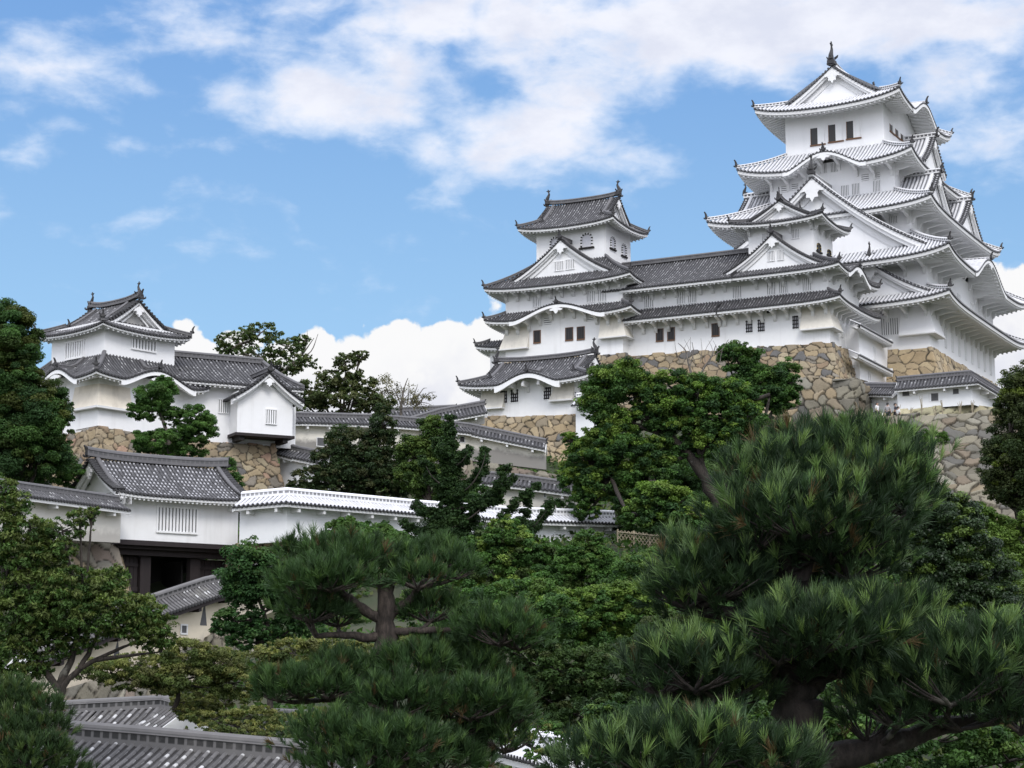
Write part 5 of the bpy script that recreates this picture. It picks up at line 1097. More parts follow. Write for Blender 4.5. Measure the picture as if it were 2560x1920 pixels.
def tree(name, label, cat, foot, blobs, leaf, pal, limbs=(), barkm='bark_dark', group=None, lm='leaf', part='crown', auto=True, trunk_r=.15, tname='trunk', **kw):
    """foot: world point of the trunk base; limbs: list of (points, radii)"""
    foot = np.array(foot, float); rt = empty(name, foot, 0., label, cat, group)
    V, F, C = crown(blobs, leaf, pal, **kw); npmesh(part, V-foot, F, C, lm, rt)
    polys = [(np.array(p)-foot, r) for p, r in limbs]
    if auto:       # limbs from the trunk to every blob, with forks
        c0 = np.mean([np.array(b[0]) for b in blobs], 0); fork = foot+(c0-foot)*.55
        if not limbs: polys.append((np.array([foot-Z3*.4, foot+(c0-foot)*.3+RNG.normal(size=3)*.1, fork])-foot, [trunk_r, trunk_r*.8, trunk_r*.6]))
        else: fork = np.array(limbs[0][0][-1])
        for b in blobs:
            c = np.array(b[0]); st_ = fork if not limbs else min([np.array(q) for p, r in limbs for q in p], key=lambda q: np.linalg.norm(q-c)); mid = (st_+c)/2+np.array([0, 0, -.12])*np.linalg.norm(c-st_)
            polys.append((np.array([st_, mid, c])-foot, [trunk_r*.5, trunk_r*.35, trunk_r*.2]))
            for i in range(5):
                e = c+rdir(1, .2)[0]*np.array(b[1:4])*.8; polys.append((np.array([c-(c-mid)*.3*RNG.random(), (c+e)/2+RNG.normal(size=3)*.05, e])-foot, [trunk_r*.22, trunk_r*.14, trunk_r*.05]))
    if polys: tube_mesh(rt, tname, polys, barkm)
    return rt
def bush(name, label, blobs, leaf, pal, group=None, cat='shrub', lm='leaf', **kw):
    c = np.mean([np.array(b[0]) for b in blobs], 0); foot = np.array([c[0], c[1], max(gz(c), min(b[0][2]-b[3]*.7 for b in blobs))])
    return tree(name, label, cat, foot, blobs, leaf, pal, trunk_r=.06, group=group, part='foliage', lm=lm, tname='stems', **kw)
def under(px, D, py=600):     # ground point below a landmark
    p = P(px, py, D); return np.array([p[0], p[1], gz(p)])
# ---- broadleaf trees, far to near
D = 117
tree('broadleaf_tree', 'airy dark tree with flat tiers of leaves rising behind the left turret wing', 'tree', under(255, 128, 430), [pb(238, 340, 128, 22, 8), pb(262, 332, 128, 20, 9), pb(286, 346, 128, 20, 9), pb(250, 356, 128, 26, 9), pb(300, 362, 128, 16, 9), pb(276, 368, 128, 22, 8), pb(225, 350, 128, 10, 6), pb(300, 340, 128, 10, 6)], .34, [(.085, .11, .045), (.065, .09, .038), (.11, .12, .05)], cov=2.2, clump=.22, sparse=1.5, upb=0., trunk_r=.22,
     limbs=[([under(262, 128, 430), P(268, 392, 128), P(280, 374, 128), P(300, 358, 128), P(314, 338, 128)], [.25, .2, .12, .07, .02]), ([P(280, 374, 128), P(262, 358, 128), P(240, 344, 128)], [.12, .08, .04]), ([P(296, 362, 128), P(312, 352, 128), P(318, 334, 128)], [.06, .04, .015]), ([P(304, 352, 128), P(308, 340, 128), P(307, 330, 128)], [.04, .02, .01])], barkm='bark_grey')
tree('broadleaf_tree', 'dark loose tree behind the stained wall, its crown tapering to a wispy top', 'tree', under(340, 127, 430), [pb(346, 362, 127, 12, 9), pb(340, 378, 127, 24, 10), pb(318, 392, 127, 26, 12), pb(358, 386, 127, 20, 12), pb(345, 402, 127, 36, 12), pb(305, 403, 127, 20, 12), pb(378, 404, 127, 16, 10), pb(360, 355, 127, 8, 5)], .34, [(.075, .09, .038), (.055, .07, .03), (.10, .10, .045)], cov=3.0, clump=.24, sparse=1.3, upb=.1, trunk_r=.22)
tree('deciduous_tree', 'thin brownish half-bare tree right of the dark loose tree', 'tree', under(400, 130, 420), [pb(386, 390, 130, 12, 14), pb(404, 398, 130, 16, 12), pb(422, 402, 130, 12, 9), pb(378, 404, 130, 12, 10)], .20, [(.13, .105, .06), (.10, .085, .05), (.16, .13, .08)], cov=.55, clump=.3, barkm='bark_grey', trunk_r=.14,
     limbs=[([under(400, 130, 420), P(401, 405, 130), P(404, 388, 130), P(408, 378, 130)], [.12, .1, .05, .02])]+[([P(398+i*3, 405, 130), P(388+i*7, 392-2*(i % 3), 130), P(382+i*9, 380+abs(i-3)*4, 130)], [.05, .03, .01]) for i in range(7)])
tree('camellia_tree', 'dense dark evergreen tree with two rounded lobes at the left edge', 'tree', under(20, 84, 480), [pb(8, 340, 84, 30, 38), pb(24, 380, 84, 16, 30), pb(30, 418, 84, 38, 36), pb(8, 440, 84, 40, 40), pb(52, 428, 84, 18, 34), pb(34, 455, 84, 34, 24), pb(-10, 390, 84, 40, 50)], .15, G_DARK+[(.05, .075, .022)], cov=8, clump=.24, fresh=[(.085, .105, .026), (.07, .09, .025)], pf=.10, trunk_r=.25)
tree('pruned_tree', 'small cloud-pruned evergreen with three leaf pads, in front of the left turret', 'tree', under(172, 91, 480), [pb(158, 396, 91, 20, 15), pb(150, 410, 91, 20, 11), pb(190, 420, 91, 24, 13), pb(196, 432, 91, 20, 11), pb(166, 444, 91, 34, 13), pb(180, 455, 91, 24, 9), pb(142, 446, 91, 10, 8), pb(165, 386, 91, 10, 9)], .13, G_MID, cov=7, clump=.26, fresh=[(.075, .14, .035)], pf=.10,
     limbs=[([under(172, 91, 480), P(171, 455, 91), P(166, 432, 91), P(160, 410, 91)], [.14, .13, .11, .06]), ([P(170, 440, 91), P(182, 430, 91), P(192, 422, 91)], [.08, .06, .04])], barkm='bark_grey')
tree('conifer_tree', 'dark feathery tree with a narrow spire, in front of the stained wall', 'tree', under(352, 101, 495), [pb(384, 424, 101, 13, 20), pb(378, 446, 101, 16, 16), pb(350, 446, 101, 26, 18), pb(335, 462, 101, 26, 18), pb(320, 478, 101, 26, 12), pb(360, 470, 101, 34, 20), pb(390, 466, 101, 20, 20), pb(340, 487, 101, 40, 10), pb(376, 486, 101, 34, 12), pb(400, 482, 101, 18, 14), pb(298, 486, 101, 12, 6)], .20, [(.04, .06, .027), (.052, .072, .032), (.03, .047, .022), (.07, .07, .035)], cov=3.6, clump=.22, sparse=1.4, upb=.1, trunk_r=.2)
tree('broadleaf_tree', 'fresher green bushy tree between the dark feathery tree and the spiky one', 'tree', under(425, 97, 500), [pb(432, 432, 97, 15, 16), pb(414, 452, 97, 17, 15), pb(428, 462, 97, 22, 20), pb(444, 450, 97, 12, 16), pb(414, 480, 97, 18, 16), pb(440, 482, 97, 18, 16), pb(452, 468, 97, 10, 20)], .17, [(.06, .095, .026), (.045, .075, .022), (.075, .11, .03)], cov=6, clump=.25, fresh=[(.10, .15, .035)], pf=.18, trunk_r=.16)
# spiky ginkgo: upswept branches clothed in small leaves
def ginkgo():
    Dg = 82; foot = under(449, Dg, 560); br = [([foot, P(450, 540, Dg), P(449, 480, Dg), P(450, 419, Dg)], [.16, .14, .09, .03])]
    arms = [((449, 530), (480, 512), (498, 484), (508, 468)), ((449, 520), (430, 512), (414, 505)), ((450, 545), (490, 530), (515, 505), (536, 486)), ((450, 545), (520, 540), (536, 525), (551, 504)), ((449, 500), (470, 488), (482, 468), (486, 452)), ((449, 490), (432, 478), (424, 462)), ((449, 535), (425, 535), (404, 524)), ((450, 470), (462, 462), (468, 452)), ((449, 510), (478, 505), (496, 500), (512, 478)), ((450, 552), (425, 552), (410, 542)), ((450, 460), (442, 450), (438, 440)), ((449, 548), (500, 540), (524, 520), (530, 496))]
    bl = [pb(450, 419+i*7.2, Dg, 5+i*.75, 6) for i in range(18)]
    for a in arms:
        pts = [P(x, y, Dg+random.uniform(-1.5, 1.5)) for x, y in a]; br.append((pts, [.05, .035, .02, .008]))
        xs = np.linspace(0, 1, len(a)); n = 9
        for t in np.linspace(.15, 1, n): x = np.interp(t, xs, [q[0] for q in a]); y = np.interp(t, xs, [q[1] for q in a]); bl.append(pb(x+random.uniform(-2, 2), y+random.uniform(-2, 2), Dg+random.uniform(-.8, .8), 6.5-2.2*t, 6-1.2*t))
    bl += [pb(450, 530, Dg, 26, 16), pb(470, 545, Dg, 28, 12), pb(500, 550, Dg, 26, 10), pb(430, 548, Dg, 24, 12), pb(520, 535, Dg, 16, 12)]
    tree('ginkgo_tree', 'dark spiky tree with upswept finger-like branches, in front of the white-tiled wall', 'tree', foot, bl, .15, [(.03, .055, .02), (.042, .072, .024), (.024, .045, .018)], limbs=br, auto=False, cov=6.0, clump=.5, shell=.15, upb=0., barkm='bark_dark')
ginkgo()
# big camphor on the hillside
Dc = 98
def camphor():
    f = under(728, Dc, 560); L = [([f, P(722, 512, Dc), P(706, 480, Dc), P(682, 446, Dc), P(660, 426, Dc), P(640, 412, Dc)], [.42, .36, .30, .22, .14, .07]), ([P(706, 480, Dc), P(700, 455, Dc), P(694, 425, Dc), P(690, 395, Dc)], [.18, .14, .1, .05]), ([P(722, 505, Dc), P(738, 478, Dc), P(760, 440, Dc), P(770, 395, Dc)], [.22, .16, .12, .05]), ([P(672, 436, Dc), P(645, 430, Dc), P(620, 415, Dc), P(605, 400, Dc)], [.12, .09, .07, .04]), ([P(690, 455, Dc), P(650, 470, Dc), P(610, 475, Dc)], [.12, .08, .05])]
    bl = [pb(606, 386, Dc, 22, 20), pb(626, 380, Dc, 22, 18), pb(600, 408, Dc, 18, 16), pb(640, 396, Dc, 22, 16), pb(612, 420, Dc, 18, 14), pb(594, 398, Dc, 10, 14), pb(672, 388, Dc, 26, 16), pb(700, 395, Dc, 26, 18), pb(675, 414, Dc, 30, 18), pb(715, 415, Dc, 28, 20), pb(735, 398, Dc, 20, 16), pb(690, 432, Dc, 28, 14), pb(730, 432, Dc, 24, 16), pb(656, 404, Dc, 20, 16),
          pb(600, 445, Dc, 26, 14), pb(590, 462, Dc, 26, 18), pb(622, 455, Dc, 30, 20), pb(580, 482, Dc, 20, 16), pb(605, 485, Dc, 28, 18), pb(640, 478, Dc, 28, 18), pb(590, 498, Dc, 16, 10), pb(566, 478, Dc, 8, 8), pb(650, 452, Dc, 26, 14), pb(570, 440, Dc, 8, 7)]
    bl += [pb(618, 436, Dc, 24, 15), pb(634, 498, Dc, 26, 16), pb(655, 470, Dc, 24, 16), pb(588, 512, Dc, 14, 8), pb(642, 420, Dc, 16, 10), pb(664, 424, Dc, 18, 11), pb(706, 446, Dc, 24, 14), pb(745, 420, Dc, 22, 18)]
    bl += [pb(654, 500, 92, 22, 18, 1, None), pb(640, 515, 92, 16, 14), pb(672, 505, 92, 22, 18), pb(690, 520, 92, 24, 16), pb(668, 525, 92, 26, 12)]
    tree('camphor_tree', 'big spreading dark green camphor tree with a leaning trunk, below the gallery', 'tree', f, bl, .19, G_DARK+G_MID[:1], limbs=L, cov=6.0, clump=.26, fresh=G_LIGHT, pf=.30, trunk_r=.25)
camphor()
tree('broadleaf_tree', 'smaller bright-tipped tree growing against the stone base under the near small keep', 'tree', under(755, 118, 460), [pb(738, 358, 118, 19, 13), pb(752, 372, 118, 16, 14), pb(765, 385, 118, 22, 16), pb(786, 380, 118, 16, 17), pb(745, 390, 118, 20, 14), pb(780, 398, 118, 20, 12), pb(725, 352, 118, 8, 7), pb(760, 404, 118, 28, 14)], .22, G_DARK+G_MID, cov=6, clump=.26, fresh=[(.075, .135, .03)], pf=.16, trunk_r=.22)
def deadtree():
    Dd = 112; f = under(697, Dd, 440); rt = empty('bare_branches', f, 0., 'leafless grey branches sticking up from the camphor crown before the stone base', 'bare branches')
    L = [([f, P(697, 402, Dd), P(694, 382, Dd), P(688, 362, Dd), P(686, 350, Dd), P(678, 343, Dd)], [.16, .12, .09, .06, .04, .015]), ([P(695, 384, Dd), P(704, 368, Dd), P(712, 356, Dd), P(716, 345, Dd)], [.08, .06, .04, .02]), ([P(690, 366, Dd), P(694, 352, Dd), P(692, 342, Dd)], [.04, .03, .015]), ([P(697, 402, Dd), P(684, 392, Dd), P(668, 386, Dd), P(655, 378, Dd)], [.1, .08, .05, .03]), ([P(710, 358, Dd), P(722, 350, Dd), P(728, 340, Dd)], [.03, .02, .01])]
    for i in range(9): x = 680+i*5; L.append(([P(x, 362, Dd), P(x+random.uniform(-5, 5), 350, Dd), P(x+random.uniform(-9, 9), 340+random.uniform(-3, 4), Dd)], [.025, .015, .008]))
    tube_mesh(rt, 'branches', [(np.array(p)-f, r) for p, r in L], 'bark_grey', 5)
deadtree()
tree('broadleaf_tree', 'dark tree with olive leaves cut off by the right edge of the picture', 'tree', under(1020, 78, 540), [pb(1012, 425, 78, 22, 34), pb(1030, 400, 78, 26, 34), pb(1004, 470, 78, 22, 30), pb(1030, 470, 78, 34, 40), pb(1010, 492, 78, 20, 12), pb(998, 486, 78, 12, 10), pb(1020, 384, 78, 10, 10), pb(1008, 405, 78, 12, 14)], .15, [(.05, .06, .025), (.035, .05, .02), (.065, .075, .028)], cov=5, clump=.25, fresh=[(.12, .16, .03)], pf=.10, trunk_r=.25)
# ---- pines
def needles(cent, axis, nn, ln, wd, col, spread=.75, bend=.12):
    """tufts of needles: cent (T,3), axis (T,3); nn needles per tuft"""
    T_ = len(cent); n = T_*nn; c = np.repeat(cent, nn, 0); ax = np.repeat(axis, nn, 0)
    d = ax+rdir(n)*spread*RNG.random(n)[:, None]**.5; d /= np.linalg.norm(d, axis=1)[:, None]
    l = ln*(.65+.5*RNG.random(n))[:, None]*np.repeat(.65+.6*RNG.random(T_), nn)[:, None]; st = c+ax*(RNG.random(n)[:, None]-.6)*ln*.45
    s = np.cross(d, rdir(n)); s /= np.linalg.norm(s, axis=1)[:, None]+1e-9; w = wd*.5
    mid = st+d*l*.55; tip = st+d*l; tip[:, 2] -= bend*l[:, 0]*(1-np.abs(d[:, 2])); mid[:, 2] += .0
    V = np.stack([st-s*w, st+s*w, mid+s*w*.9, tip, mid-s*w*.9], 1).reshape(-1, 3)
    b = np.arange(n)*5; F4 = np.stack([b, b+1, b+2, b+4], 1); F3 = np.stack([b+4, b+2, b+3, b+3], 1)
    C = np.repeat(np.repeat(col, nn, 0)*(.8+.4*RNG.random(n))[:, None], 5, 0)
    return V, F4, b, C
def pine(name, label, foot, pads, limbs, nn, ln, wd, dens, pal, tip, tipf=.25, group=None, barkm='bark_pine', spread=.75, upw=.8, twig=.012):
    foot = np.array(foot, float); rt = empty(name, foot, 0., label, 'pine tree', group)
    allp = [np.array(q) for p, r in limbs for q in p]; tw = [(np.array(p)-foot, r) for p, r in limbs]; pal = np.array(pal); tip = np.array(tip)
    for pd in pads:
        c, rx, ry, rz = pd[:4]; c = np.array(c); nt = int(dens*pi*rx*max(rx, rz)*1.9/(ln*ln)); R = np.array([rx, ry, rz])
        d = rdir(nt*2, .55); d = d[d[:, 2] > -.45][:nt]; nt = len(d)
        lob = 1+.22*np.sin(d[:, 0]*5.1+c[0]*3)*np.cos(d[:, 1]*4.3+c[2]*5)+.16*np.sin(d[:, 0]*11+d[:, 2]*7+c[0]*9)+.14*(RNG.random(nt) < .12)
        rad = (.45+.55*RNG.random(nt)**.45)*lob; pos = c+d*R*rad[:, None]
        nrm = d/R; nrm /= np.linalg.norm(nrm, axis=1)[:, None]
        ax = nrm*.75+np.array([0, 0, upw])+rdir(nt)*.38; ax /= np.linalg.norm(ax, axis=1)[:, None]
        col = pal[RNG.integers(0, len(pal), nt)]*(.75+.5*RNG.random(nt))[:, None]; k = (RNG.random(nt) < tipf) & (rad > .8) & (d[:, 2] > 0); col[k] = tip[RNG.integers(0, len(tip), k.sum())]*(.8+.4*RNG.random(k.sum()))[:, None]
        br_ = RNG.random(nt) < .025; col[br_] = np.array([.11, .075, .035])
        V, F4, b, C = needles(pos, ax, nn, ln, wd, col, spread)
        me = bpy.data.meshes.new('needle_pad'); nq = len(F4); V = (V-c).astype(np.float32)
        loops = np.concatenate([F4, np.stack([b+4, b+2, b+3], 1)], 1)   # quad then tri per needle
        me.vertices.add(len(V)); me.vertices.foreach_set('co', V.ravel()); me.loops.add(loops.size); me.loops.foreach_set('vertex_index', loops.astype(np.int32).ravel())
        me.polygons.add(nq*2); ls = (np.arange(nq)*7)[:, None]+np.array([0, 4])[None]; me.polygons.foreach_set('loop_start', ls.astype(np.int32).ravel())
        ca = me.color_attributes.new('Col', 'FLOAT_COLOR', 'POINT'); ca.data.foreach_set('color', np.concatenate([C, np.ones((len(C), 1))], 1).astype(np.float32).ravel())
        me.materials.append(mat('needle')); me.update(calc_edges=True)
        o = bpy.data.objects.new('needle_pad', me); o.location = [float(x) for x in (c-foot)]; link(o, rt)
        near = min(allp, key=lambda q: np.linalg.norm(q-(c-Z3*rz*.5))); root = c-Z3*rz*.55
        tw.append((np.array([near, (near+root)/2-Z3*.04*np.linalg.norm(root-near), root])-foot, [twig*3.2, twig*2.6, twig*2.2]))
        m = 16
        for i in range(m):
            a = i/m*2*pi+RNG.random(); e = c+np.array([cos(a)*rx*.8, sin(a)*ry*.8, rz*(-.15+.4*RNG.random())]); mid = (root*1.1+e*.9)/2-Z3*rz*.08
            tw.append((np.array([root, mid, e])-foot, [twig*1.6, twig, twig*.5]))
    tube_mesh(rt, 'trunk', tw, barkm, 8); return rt
def pad(px, py, D, rx, rz, k=1.): return (P(px, py, D), rx*1.05*D/FPX, rx*D/FPX*.8*k, rz*1.12*D/FPX)
Dp = 23.
f = under(382, Dp); L = [([f, P(384, 690, Dp), P(381, 655, Dp), P(386, 620, Dp), P(386, 585, Dp)], [.17, .15, .135, .115, .10]),
     ([P(386, 622, Dp), P(366, 612, Dp), P(348, 598, Dp), P(338, 590, Dp), P(322, 580, Dp)], [.07, .06, .055, .045, .03]), ([P(388, 616, Dp), P(402, 605, Dp), P(412, 598, Dp), P(418, 588, Dp)], [.06, .05, .045, .03]),
     ([P(384, 637, Dp), P(366, 638, Dp), P(340, 634, Dp), P(316, 636, Dp)], [.06, .055, .04, .03]), ([P(388, 632, Dp), P(420, 630, Dp), P(470, 630, Dp), P(500, 636, Dp)], [.05, .04, .035, .025]),
     ([P(384, 690, Dp), P(360, 705, Dp), P(342, 698, Dp), P(320, 700, Dp)], [.07, .06, .045, .03]), ([P(384, 700, Dp), P(420, 690, Dp), P(450, 690, Dp)], [.06, .05, .03]), ([P(384, 715, Dp), P(420, 735, Dp), P(470, 730, Dp)], [.07, .06, .04]), ([P(384, 715, Dp), P(360, 750, Dp)], [.06, .04])]
pads = [pad(345, 562, Dp, 48, 24), pad(300, 558, Dp+.4, 26, 18), pad(380, 575, Dp+.6, 34, 20), pad(330, 580, Dp-.5, 40, 18), pad(310, 590, Dp-.3, 34, 17), pad(430, 562, Dp+.4, 42, 17), pad(418, 580, Dp-.2, 26, 14), pad(452, 570, Dp, 26, 16),
        pad(312, 612, Dp-.2, 34, 16), pad(338, 618, Dp+.2, 26, 14), pad(430, 612, Dp+.2, 34, 16), pad(300, 600, Dp, 24, 16), pad(286, 582, Dp+.3, 20, 14),
        pad(500, 632, Dp-.3, 46, 22), pad(520, 640, Dp, 30, 16), pad(452, 650, Dp+.2, 40, 18), pad(415, 668, Dp-.3, 40, 20), pad(470, 672, Dp, 40, 18),
        pad(300, 688, Dp-.4, 44, 17), pad(345, 672, Dp-.2, 36, 18), pad(278, 694, Dp-.5, 24, 11), pad(330, 690, Dp-.5, 34, 14), pad(400, 702, Dp-.6, 52, 22), pad(470, 705, Dp-.4, 56, 24), pad(500, 716, Dp, 40, 26), pad(440, 730, Dp-.2, 44, 20), pad(505, 740, Dp, 30, 20),
        pad(340, 740, Dp-.9, 52, 24), pad(395, 748, Dp-1., 52, 24), pad(360, 765, Dp-.9, 60, 20), pad(440, 760, Dp-.3, 50, 20)]
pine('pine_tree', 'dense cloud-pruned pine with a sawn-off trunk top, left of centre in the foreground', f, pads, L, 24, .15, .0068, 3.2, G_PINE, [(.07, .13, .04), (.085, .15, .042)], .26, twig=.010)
Dq = 13.0
f = under(800, Dq); L = [([f, P(812, 760, Dq), P(800, 720, Dq), P(798, 690, Dq), P(792, 660, Dq), P(796, 620, Dq), P(800, 580, Dq)], [.20, .175, .16, .13, .11, .085, .06]),
     ([P(800, 700, Dq), P(770, 680, Dq), P(740, 676, Dq), P(700, 690, Dq)], [.09, .07, .055, .03]), ([P(798, 690, Dq), P(830, 670, Dq), P(862, 655, Dq), P(890, 648, Dq)], [.09, .08, .06, .03]),
     ([P(822, 760, Dq), P(880, 745, Dq), P(940, 728, Dq), P(1010, 715, Dq)], [.10, .085, .06, .04]), ([P(798, 600, Dq), P(770, 612, Dq), P(735, 615, Dq), P(700, 605, Dq)], [.06, .05, .045, .03]), ([P(800, 580, Dq), P(830, 540, Dq), P(840, 490, Dq)], [.06, .05, .03]), ([P(800, 580, Dq), P(775, 540, Dq), P(780, 490, Dq)], [.05, .04, .03]), ([P(812, 760, Dq), P(760, 775, Dq), P(700, 770, Dq)], [.07, .05, .03])]
pads = [pad(830, 466, Dq+.3, 84, 34), pad(772, 478, Dq, 50, 32), pad(892, 476, Dq+.2, 50, 32), pad(800, 448, Dq+.4, 40, 22), pad(862, 444, Dq+.5, 40, 18), pad(742, 484, Dq, 24, 22), pad(840, 490, Dq+.1, 84, 30),
        pad(800, 518, Dq-.3, 84, 36), pad(862, 512, Dq-.1, 66, 36), pad(756, 530, Dq-.2, 42, 32), pad(908, 498, Dq+.1, 36, 30), pad(830, 546, Dq-.1, 76, 28), pad(780, 560, Dq, 46, 24), pad(850, 566, Dq, 50, 22), pad(820, 586, Dq+.2, 34, 18),
        pad(715, 580, Dq-.1, 64, 34), pad(686, 592, Dq, 44, 26), pad(752, 590, Dq+.2, 44, 28), pad(722, 606, Dq+.1, 56, 20), pad(700, 562, Dq+.1, 40, 22),
        pad(820, 634, Dq-.5, 88, 30), pad(872, 630, Dq-.3, 66, 34), pad(778, 646, Dq-.4, 54, 28), pad(908, 648, Dq-.2, 40, 28), pad(840, 662, Dq-.2, 76, 24), pad(800, 672, Dq-.1, 50, 20), pad(880, 616, Dq-.2, 40, 22),
        pad(695, 672, Dq-.5, 56, 30), pad(658, 678, Dq-.4, 38, 26), pad(728, 684, Dq-.2, 46, 24), pad(704, 698, Dq, 60, 22), pad(676, 656, Dq-.3, 40, 20),
        pad(950, 680, Dq-.6, 66, 40), pad(1005, 672, Dq-.5, 60, 46), pad(896, 706, Dq-.3, 52, 34), pad(960, 712, Dq-.3, 76, 28), pad(1020, 706, Dq-.4, 46, 44), pad(866, 720, Dq, 34, 34), pad(980, 650, Dq-.3, 44, 24),
        pad(640, 756, Dq-1.2, 70, 26), pad(700, 750, Dq-1.3, 74, 30), pad(765, 764, Dq-1.2, 60, 22), pad(590, 768, Dq-1., 46, 14), pad(680, 776, Dq-1., 90, 20), pad(650, 742, Dq-1.1, 40, 20)]
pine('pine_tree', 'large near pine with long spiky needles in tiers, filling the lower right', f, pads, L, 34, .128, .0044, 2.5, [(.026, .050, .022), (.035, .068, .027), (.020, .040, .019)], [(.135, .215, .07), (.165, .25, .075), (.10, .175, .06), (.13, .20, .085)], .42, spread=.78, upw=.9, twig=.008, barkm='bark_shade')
Dl = 24.
f = under(20, Dl); L = [([f, P(24, 740, Dl), P(22, 715, Dl)], [.14, .11, .07])]
pads = [pad(15, 705, Dl, 38, 20), pad(45, 714, Dl-.2, 24, 16), pad(10, 735, Dl-.4, 40, 20), pad(52, 732, Dl-.3, 24, 14), pad(30, 755, Dl-.5, 48, 18), pad(-10, 720, Dl, 40, 30), pad(20, 772, Dl-.4, 60, 16)]
pine('pine_tree', 'small rounded pine clump at the bottom left corner', f, pads, L, 22, .13, .0085, 2.0, [(.04, .075, .028), (.05, .09, .03), (.03, .055, .022)], [(.075, .115, .035)], .25, twig=.010)
# ---- foreground broadleaf
def cherry():
    D = 38; f = under(52, D, 700); L = [([f, P(58, 690, D), P(80, 668, D), P(105, 655, D), P(140, 640, D)], [.085, .075, .055, .04, .02]), ([P(58, 690, D), P(72, 660, D), P(78, 630, D), P(84, 605, D)], [.09, .07, .05, .02]), ([P(80, 668, D), P(96, 640, D), P(104, 615, D)], [.06, .04, .02]), ([P(58, 690, D), P(40, 660, D), P(20, 640, D), P(5, 590, D)], [.08, .06, .04, .02]), ([P(96, 660, D), P(125, 656, D), P(160, 652, D)], [.05, .035, .015])]
    bl = [pb(30, 590, D, 36, 20), pb(70, 585, D, 34, 16), pb(100, 588, D, 26, 16), pb(60, 605, D, 48, 18), pb(110, 608, D, 36, 18), pb(140, 612, D, 24, 16), pb(20, 615, D, 40, 20), pb(90, 622, D, 50, 14), pb(150, 634, D, 22, 14), pb(130, 626, D, 26, 12), pb(40, 635, D, 40, 14), pb(10, 655, D, 22, 26), pb(30, 670, D, 20, 10), pb(80, 645, D, 20, 8), pb(115, 575, D, 14, 10), pb(50, 650, D, 24, 10), pb(20, 690, D, 22, 10), pb(62, 632, D, 26, 10), pb(150, 622, D, 20, 10), pb(165, 640, D, 12, 8), pb(40, 668, D, 14, 7),
          pb(12, 505, D, 16, 16), pb(30, 530, D, 24, 13), pb(62, 530, D, 26, 10), pb(80, 518, D, 14, 8), pb(92, 512, D, 7, 5), pb(20, 550, D, 34, 16), pb(45, 552, D, 28, 12), pb(0, 530, D, 20, 30), pb(35, 565, D, 36, 12), pb(4, 488, D, 12, 10), pb(64, 548, D, 14, 7)]
    tree('cherry_tree', 'olive-green cherry tree with drooping leaves and forked dark branches, lower left', 'tree', f, bl, 0.125, [(.058, .098, .028), (.070, .112, .032), (.046, .078, .024), (.085, .10, .034)], limbs=L, cov=2.6, clump=.24, sparse=1.5, droop=.8, asp=.42, upb=.1, fresh=[(.12, .165, .045), (.11, .14, .04)], pf=.28, trunk_r=.08)
cherry()
tree('broadleaf_tree', 'small rounded green tree between the gateway and the cloud-pruned pine', 'tree', under(268, 48, 690), [pb(250, 572, 48, 24, 26), pb(262, 592, 48, 22, 18), pb(240, 590, 48, 16, 16), pb(290, 590, 48, 26, 22), pb(280, 570, 48, 26, 20), pb(235, 622, 48, 20, 12), pb(262, 632, 48, 20, 12), pb(225, 628, 48, 12, 10), pb(300, 620, 48, 26, 20), pb(250, 642, 48, 26, 10)], 0.12, [(.04, .085, .03), (.05, .10, .034), (.03, .065, .024)], cov=5.0, clump=.26, fresh=[(.07, .13, .04)], pf=.12, trunk_r=.09, limbs=[([under(272, 48, 690), P(270, 640, 48), P(264, 612, 48), P(255, 590, 48)], [.09, .07, .05, .03])])
YG = 'yellowing shrubs around the near tiled roofs'
for i, (lab, bl) in enumerate([('brownish olive shrub mass under the sloping cream wall', [pb(190, 655, 44, 30, 14), pb(150, 668, 44, 34, 14), pb(215, 665, 44, 30, 16), pb(110, 672, 44, 26, 12), pb(180, 680, 44, 44, 14), pb(140, 682, 44, 40, 10), pb(240, 682, 44, 36, 14)]),
        ('yellow-leaved shrub tips behind the cloud-pruned pine trunk', [pb(290, 652, 36, 26, 12), pb(330, 650, 36, 26, 12), pb(360, 655, 36, 22, 12), pb(400, 645, 36, 24, 14), pb(265, 660, 36, 20, 12), pb(310, 670, 36, 50, 12)]),
        ('low brown and yellow shrub lying over the two near tiled roofs', [pb(190, 712, 44, 16, 8), pb(188, 706, 45.5, 16, 9), pb(204, 710, 45, 20, 9), pb(180, 700, 45.8, 14, 6), pb(215, 718, 43, 26, 8), pb(255, 716, 43, 30, 9), pb(240, 728, 42, 44, 7), pb(300, 722, 42, 34, 10), pb(285, 732, 41, 40, 6), pb(225, 700, 46, 34, 10), pb(200, 690, 46, 20, 8), pb(330, 730, 41, 30, 10)])]):
    bush('shrub', lab, bl, .10, G_OLIVE, cov=4.0, clump=.3, fresh=G_YEL, pf=.35, droop=.6, asp=.4, upb=.2)
bush('shrub', 'rounded green bushes in front of the white-tiled wall, behind the cloud-pruned pine', [pb(345, 530, 76, 18, 12), pb(358, 537, 76, 20, 14), pb(338, 543, 76, 20, 13), pb(380, 540, 76, 18, 14), pb(372, 545, 76, 28, 14), pb(395, 545, 76, 16, 14), pb(330, 552, 76, 30, 14), pb(400, 562, 76, 40, 16)], .15, G_MID, cov=6, clump=.26, fresh=[(.08, .14, .035)], pf=.14)
